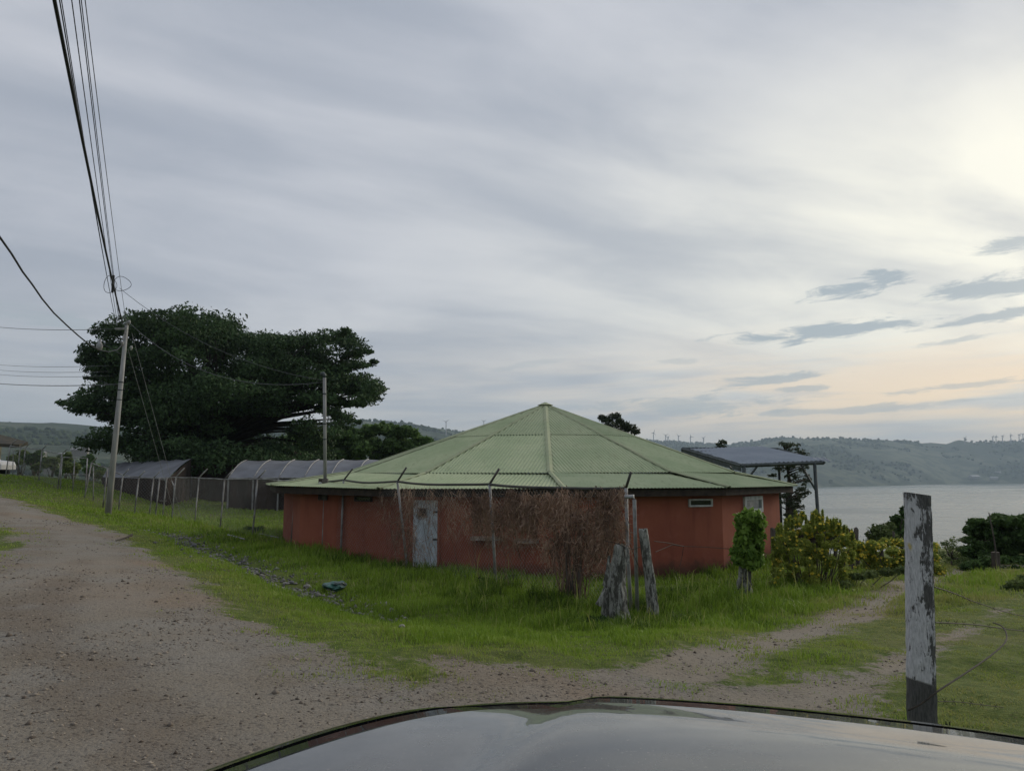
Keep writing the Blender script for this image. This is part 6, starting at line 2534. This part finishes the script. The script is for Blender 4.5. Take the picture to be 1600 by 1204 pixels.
def rocks():
    spec = [(480, 915, 14.4, 11, 'rounded pale rock at the lower end of the stony ditch'), (455, 909, 14.9, 9, 'flat grey rock in the stony ditch, left of the rounded pale one'),
            (372, 880, 18, 9, 'grey rock midway along the stony ditch'), (303, 851, 23.5, 9, 'dark rock near the upper end of the stony ditch'), (350, 872, 19.5, 7, 'small grey rock up the ditch from the midway one'),
            (596, 966, 11.7, 7, 'leftmost of the small pile of pale stones by the grass edge'), (620, 962, 11.9, 6, 'uppermost small stone of the pale stone pile'), (633, 965, 11.7, 8, 'roundest bright stone of the pale stone pile'),
            (628, 978, 11.3, 9, 'lowest grey stone of the pale stone pile'), (689, 987, 11.0, 8, 'single pale stone in the grass right of the stone pile'), (536, 945, 12.6, 7, 'flat pale stone near the green plastic bag'),
            (612, 973, 11.5, 6, 'darker stone in the middle of the pale stone pile'), (645, 880, 19.0, 0, '')]
    for i, (px, py, D, w, lab) in enumerate(spec):
        if not w: continue
        g = Gp(px, py + w * .3)
        D = g.y
        r = w / F * D / 2
        bm_v = []
        import bmesh
        bm = bmesh.new()
        bmesh.ops.create_icosphere(bm, subdivisions=3, radius=r)
        for v in bm.verts:
            nn = mnoise.noise(v.co * (1.4 / r) + Vector((i * 7.3, 0, 0)))
            n2 = mnoise.noise(v.co * (4 / r) + Vector((i * 3.3, 0, 0)))
            v.co *= 1 + .20 * nn + .06 * n2
            v.co.z *= .62
        me = bpy.data.meshes.new('rock')
        bm.to_mesh(me)
        bm.free()
        me.materials.append(M['stone'] if i not in (1, 2, 3, 4) else M['stone_grey'])
        o = bpy.data.objects.new('rock', me)
        o.location = g + Vector((0, 0, r * .35))
        COL.objects.link(o)
        tag(o, lab, 'rock', 'rocks along the ditch and verge')
    # pale boulder at the foot of the wall left of the door
    # crumpled green bag
    import bmesh
    g = Gp(524, 923)
    bm = bmesh.new()
    bmesh.ops.create_icosphere(bm, subdivisions=4, radius=.19)
    for v in bm.verts:
        nn = mnoise.noise(v.co * 9) + .6 * abs(mnoise.noise(v.co * 22))
        v.co *= 1 + .38 * nn
        v.co.z *= .42
        v.co.x *= 1.15
    me = bpy.data.meshes.new('plastic_bag')
    bm.to_mesh(me)
    bm.free()
    me.materials.append(pmat('green_plastic', (0.02, 0.12, 0.09), (0.03, 0.05, 0.045), .35, 9, spec=.5, c3=(.22, .34, .30), s3=14, t3=(.6, .68)))
    o = bpy.data.objects.new('plastic_bag', me)
    o.location = g + Vector((0, 0, .09))
    COL.objects.link(o)
    tag(o, 'crumpled dark green plastic bag lying in the grass', 'bag')
    mb = MB()
    D = 20.5
    a, c = Gp(181, 846), Gp(206, 841)
    mb.tube([a + Vector((0, 0, .03)), lerp(a, c, .6) + Vector((0, 0, .05)), c + Vector((0, 0, .10))], [.012, .022, .03], 6)
    o = mb.build('stick', M['bark'], None)
    tag(o, 'dark broken stick lying on the gravel road edge', 'stick')
    for i, (x0, x1, D, lab) in enumerate(((356, 382, 27.0, 'pale pipe lying in the grass under the fence, left of the other'), (406, 436, 24.6, 'pale pipe lying in the grass near the red wall'))):
        a, c = Gp(x0, 840 - i * 2), Gp(x1, 847 - i * 2)
        mb = MB()
        mb.tube([a + Vector((0, 0, .10)), c + Vector((0, 0, .10))], .022, 6)
        o = mb.build('fallen_pipe', M['galv'], None)
        tag(o, lab, 'pipe')


rocks()


# ---------------------------------------------------------------- the car we look over
def car_front():
    yaw = math.radians(-23)
    ux, uy = math.cos(yaw), math.sin(yaw)
    U0 = 0.0                                     # car centre line in the u direction

    def W(u, v, z):
        u = u + U0
        return (ux * u - uy * v, uy * u + ux * v, z)
    root = empty('car_front', (*W(0, .4, 0)[:2], 0.0), 'glossy dark grey car bonnet reflecting the cloudy sky in front of the camera', 'car')
    paint = bpy.data.materials.new('dark_grey_car_paint')
    paint.use_nodes = True
    b = NB(paint.node_tree)
    pr = b.n['Principled BSDF']
    tc = b.node('ShaderNodeTexCoord').outputs['Object']
    n = b.noise(tc, 9, 6, .65)
    nf = b.noise(tc, 160, 4, .7)
    col = b.mix(b.smooth(n, .35, .7), (0.022, 0.025, 0.027), (0.034, 0.037, 0.037))
    col = b.mix(b.smooth(nf, .60, .70), col, (0.16, 0.15, 0.13))
    col = b.mix(b.m('MULTIPLY', b.smooth(b.noise(tc, 1.7, 7, .75), .46, .70), .38), col, (0.12, 0.112, 0.095))
    b.l.new(col, pr.inputs['Base Color'])
    pr.inputs['Metallic'].default_value = 0.0
    pr.inputs['Specular IOR Level'].default_value = 0.15
    b.l.new(b.smooth(n, .3, .7, .16, .30), pr.inputs['Roughness'])
    pr.inputs['Coat Weight'].default_value = 0.85
    pr.inputs['Coat IOR'].default_value = 1.42
    pr.inputs['Coat Roughness'].default_value = 0.02
    bp = b.node('ShaderNodeBump')
    bp.inputs['Strength'].default_value = 0.05
    bp.inputs['Distance'].default_value = .01
    b.l.new(b.noise(tc, 2.5, 3), bp.inputs['Height'])
    b.l.new(bp.outputs[0], pr.inputs['Normal'])
    A, Bv, Vb = 1.14, 1.52, 0.35                   # half width, length ahead of the base line, base line
    NS = 3.0

    def bound(th):
        c, s = math.cos(th), math.sin(th)
        return A * math.copysign(abs(c) ** (2 / NS), c), Bv * abs(s) ** (2 / NS)

    def surf(q, th):
        u, v = bound(th)
        u, v = u * q, Vb + v * q
        crown = 0.035 * (1 - (u / A) ** 2) - 0.055 * max(0, (v - 1.2) / .7) ** 2
        crown += .014 * (1 / (1 + math.exp((abs(u) - .52) * 70))) - .006 * (1 / (1 + math.exp(-(v - 1.50 + .10 * u * u) * 90))) + .006 * math.sin(u * 5 + 1.0) * math.sin(v * 4)
        edge = .5 * (1 - max(0.0, 1 - max(0, (q - .86) / .14) ** 2.2) ** .5) if q > .86 else 0.0
        return W(u, v, 1.118 + crown - edge * .55)
    def shell(name, q0, q1, n, t0, t1, mat, m=72, closed=False, low=0.0):
        mb = MB()
        for i in range(n + 1):
            q = q0 + (q1 - q0) * i / n
            for j in range(m + 1):
                mb.v.append(surf(q, t0 + (t1 - t0) * j / m))
        for i in range(n):
            for j in range(m):
                k = i * (m + 1) + j
                mb.f.append((k, k + 1, k + m + 2, k + m + 1))
        # turned-down lip, so that the sheet has depth
        for edge_i in (0, n):
            k = len(mb.v)
            for j in range(m + 1):
                p = surf(q0 + (q1 - q0) * edge_i / n, t0 + (t1 - t0) * j / m)
                mb.v.append((p[0], p[1], p[2] - .025))
            for j in range(m):
                a = edge_i * (m + 1) + j
                mb.f.append((a, a + 1, k + j + 1, k + j))
        return mb.build(name, mat, root, smooth=False)
    o = shell('bonnet', 0.02, 0.852, 26, 0.0, math.pi, paint, 96)
    for p in o.data.polygons: p.use_smooth = True
    o = shell('nose_panel', 0.865, 0.9999, 14, 0.0, math.pi, paint, 96)
    for p in o.data.polygons: p.use_smooth = True
    # inner shut-line gutter
    mb = MB()
    pts = [Vector(surf(.8585, t)) - Vector((0, 0, .016)) for t in np.linspace(0, math.pi, 60)]
    mb.tube(pts, .010, 6)
    mb.build('seam', M['wire'], root)
    # raised crease lines on the bonnet
    # bumper and sides below
    mb = MB()
    m = 72
    prof = [(1.0, .85), (1.012, .76), (1.0, .60), (1.03, .52), (1.035, .36), (1.0, .24)]
    for q, z in prof:
        for j in range(m + 1):
            u, v = bound(math.pi * j / m)
            mb.v.append(W(u * q, Vb + v * q, z))
    for i in range(len(prof) - 1):
        for j in range(m):
            k = i * (m + 1) + j
            mb.f.append((k, k + 1, k + m + 2, k + m + 1))
    mb.build('bumper', paint, root, smooth=True)
    for s in (-1, 1):
        mb = MB()
        t0 = math.pi * (.5 - s * .12) if s < 0 else math.pi * .36
        rng_ = np.linspace(math.pi * .60, math.pi * .70, 9) if s < 0 else np.linspace(math.pi * .30, math.pi * .40, 9)
        for t in rng_:
            u, v = bound(t)
            for z, q in ((.755, 1.005), (.70, 1.022), (.64, 1.01)):
                mb.v.append(W(u * q, Vb + v * q, z))
            mb.v.append(W(u * .96, Vb + v * .96, .70))
        for i in range(8):
            for k in range(3):
                mb.f.append((i * 4 + k, i * 4 + k + 1, i * 4 + 5 + k, i * 4 + 4 + k))
        mb.build('headlight', M['grey_glass'], root, smooth=True)
        # wheel
        mb = MB()
        c0, c1 = W(s * .88, Vb + .55, .33), W(s * .66, Vb + .55, .33)
        mb.tube([c0, c1], .33, 24)
        w = mb.build('wheel', M['wire'], root)
        mb = MB()
        mb.tube([W(s * .895, Vb + .55, .33), W(s * .86, Vb + .55, .33)], .2, 16)
        mb.build('rim', M['galv'], w)
    for k in range(4):
        mb = MB()
        pts = []
        for t in np.linspace(math.pi * .43, math.pi * .57, 9):
            u, v = bound(t)
            pts.append(Vector(W(u * 1.012, Vb + v * 1.012, .70 - k * .035)))
        mb.tube(pts, .008, 5)
        mb.build('grille_bar', M['metal_dark'], root)


car_front()
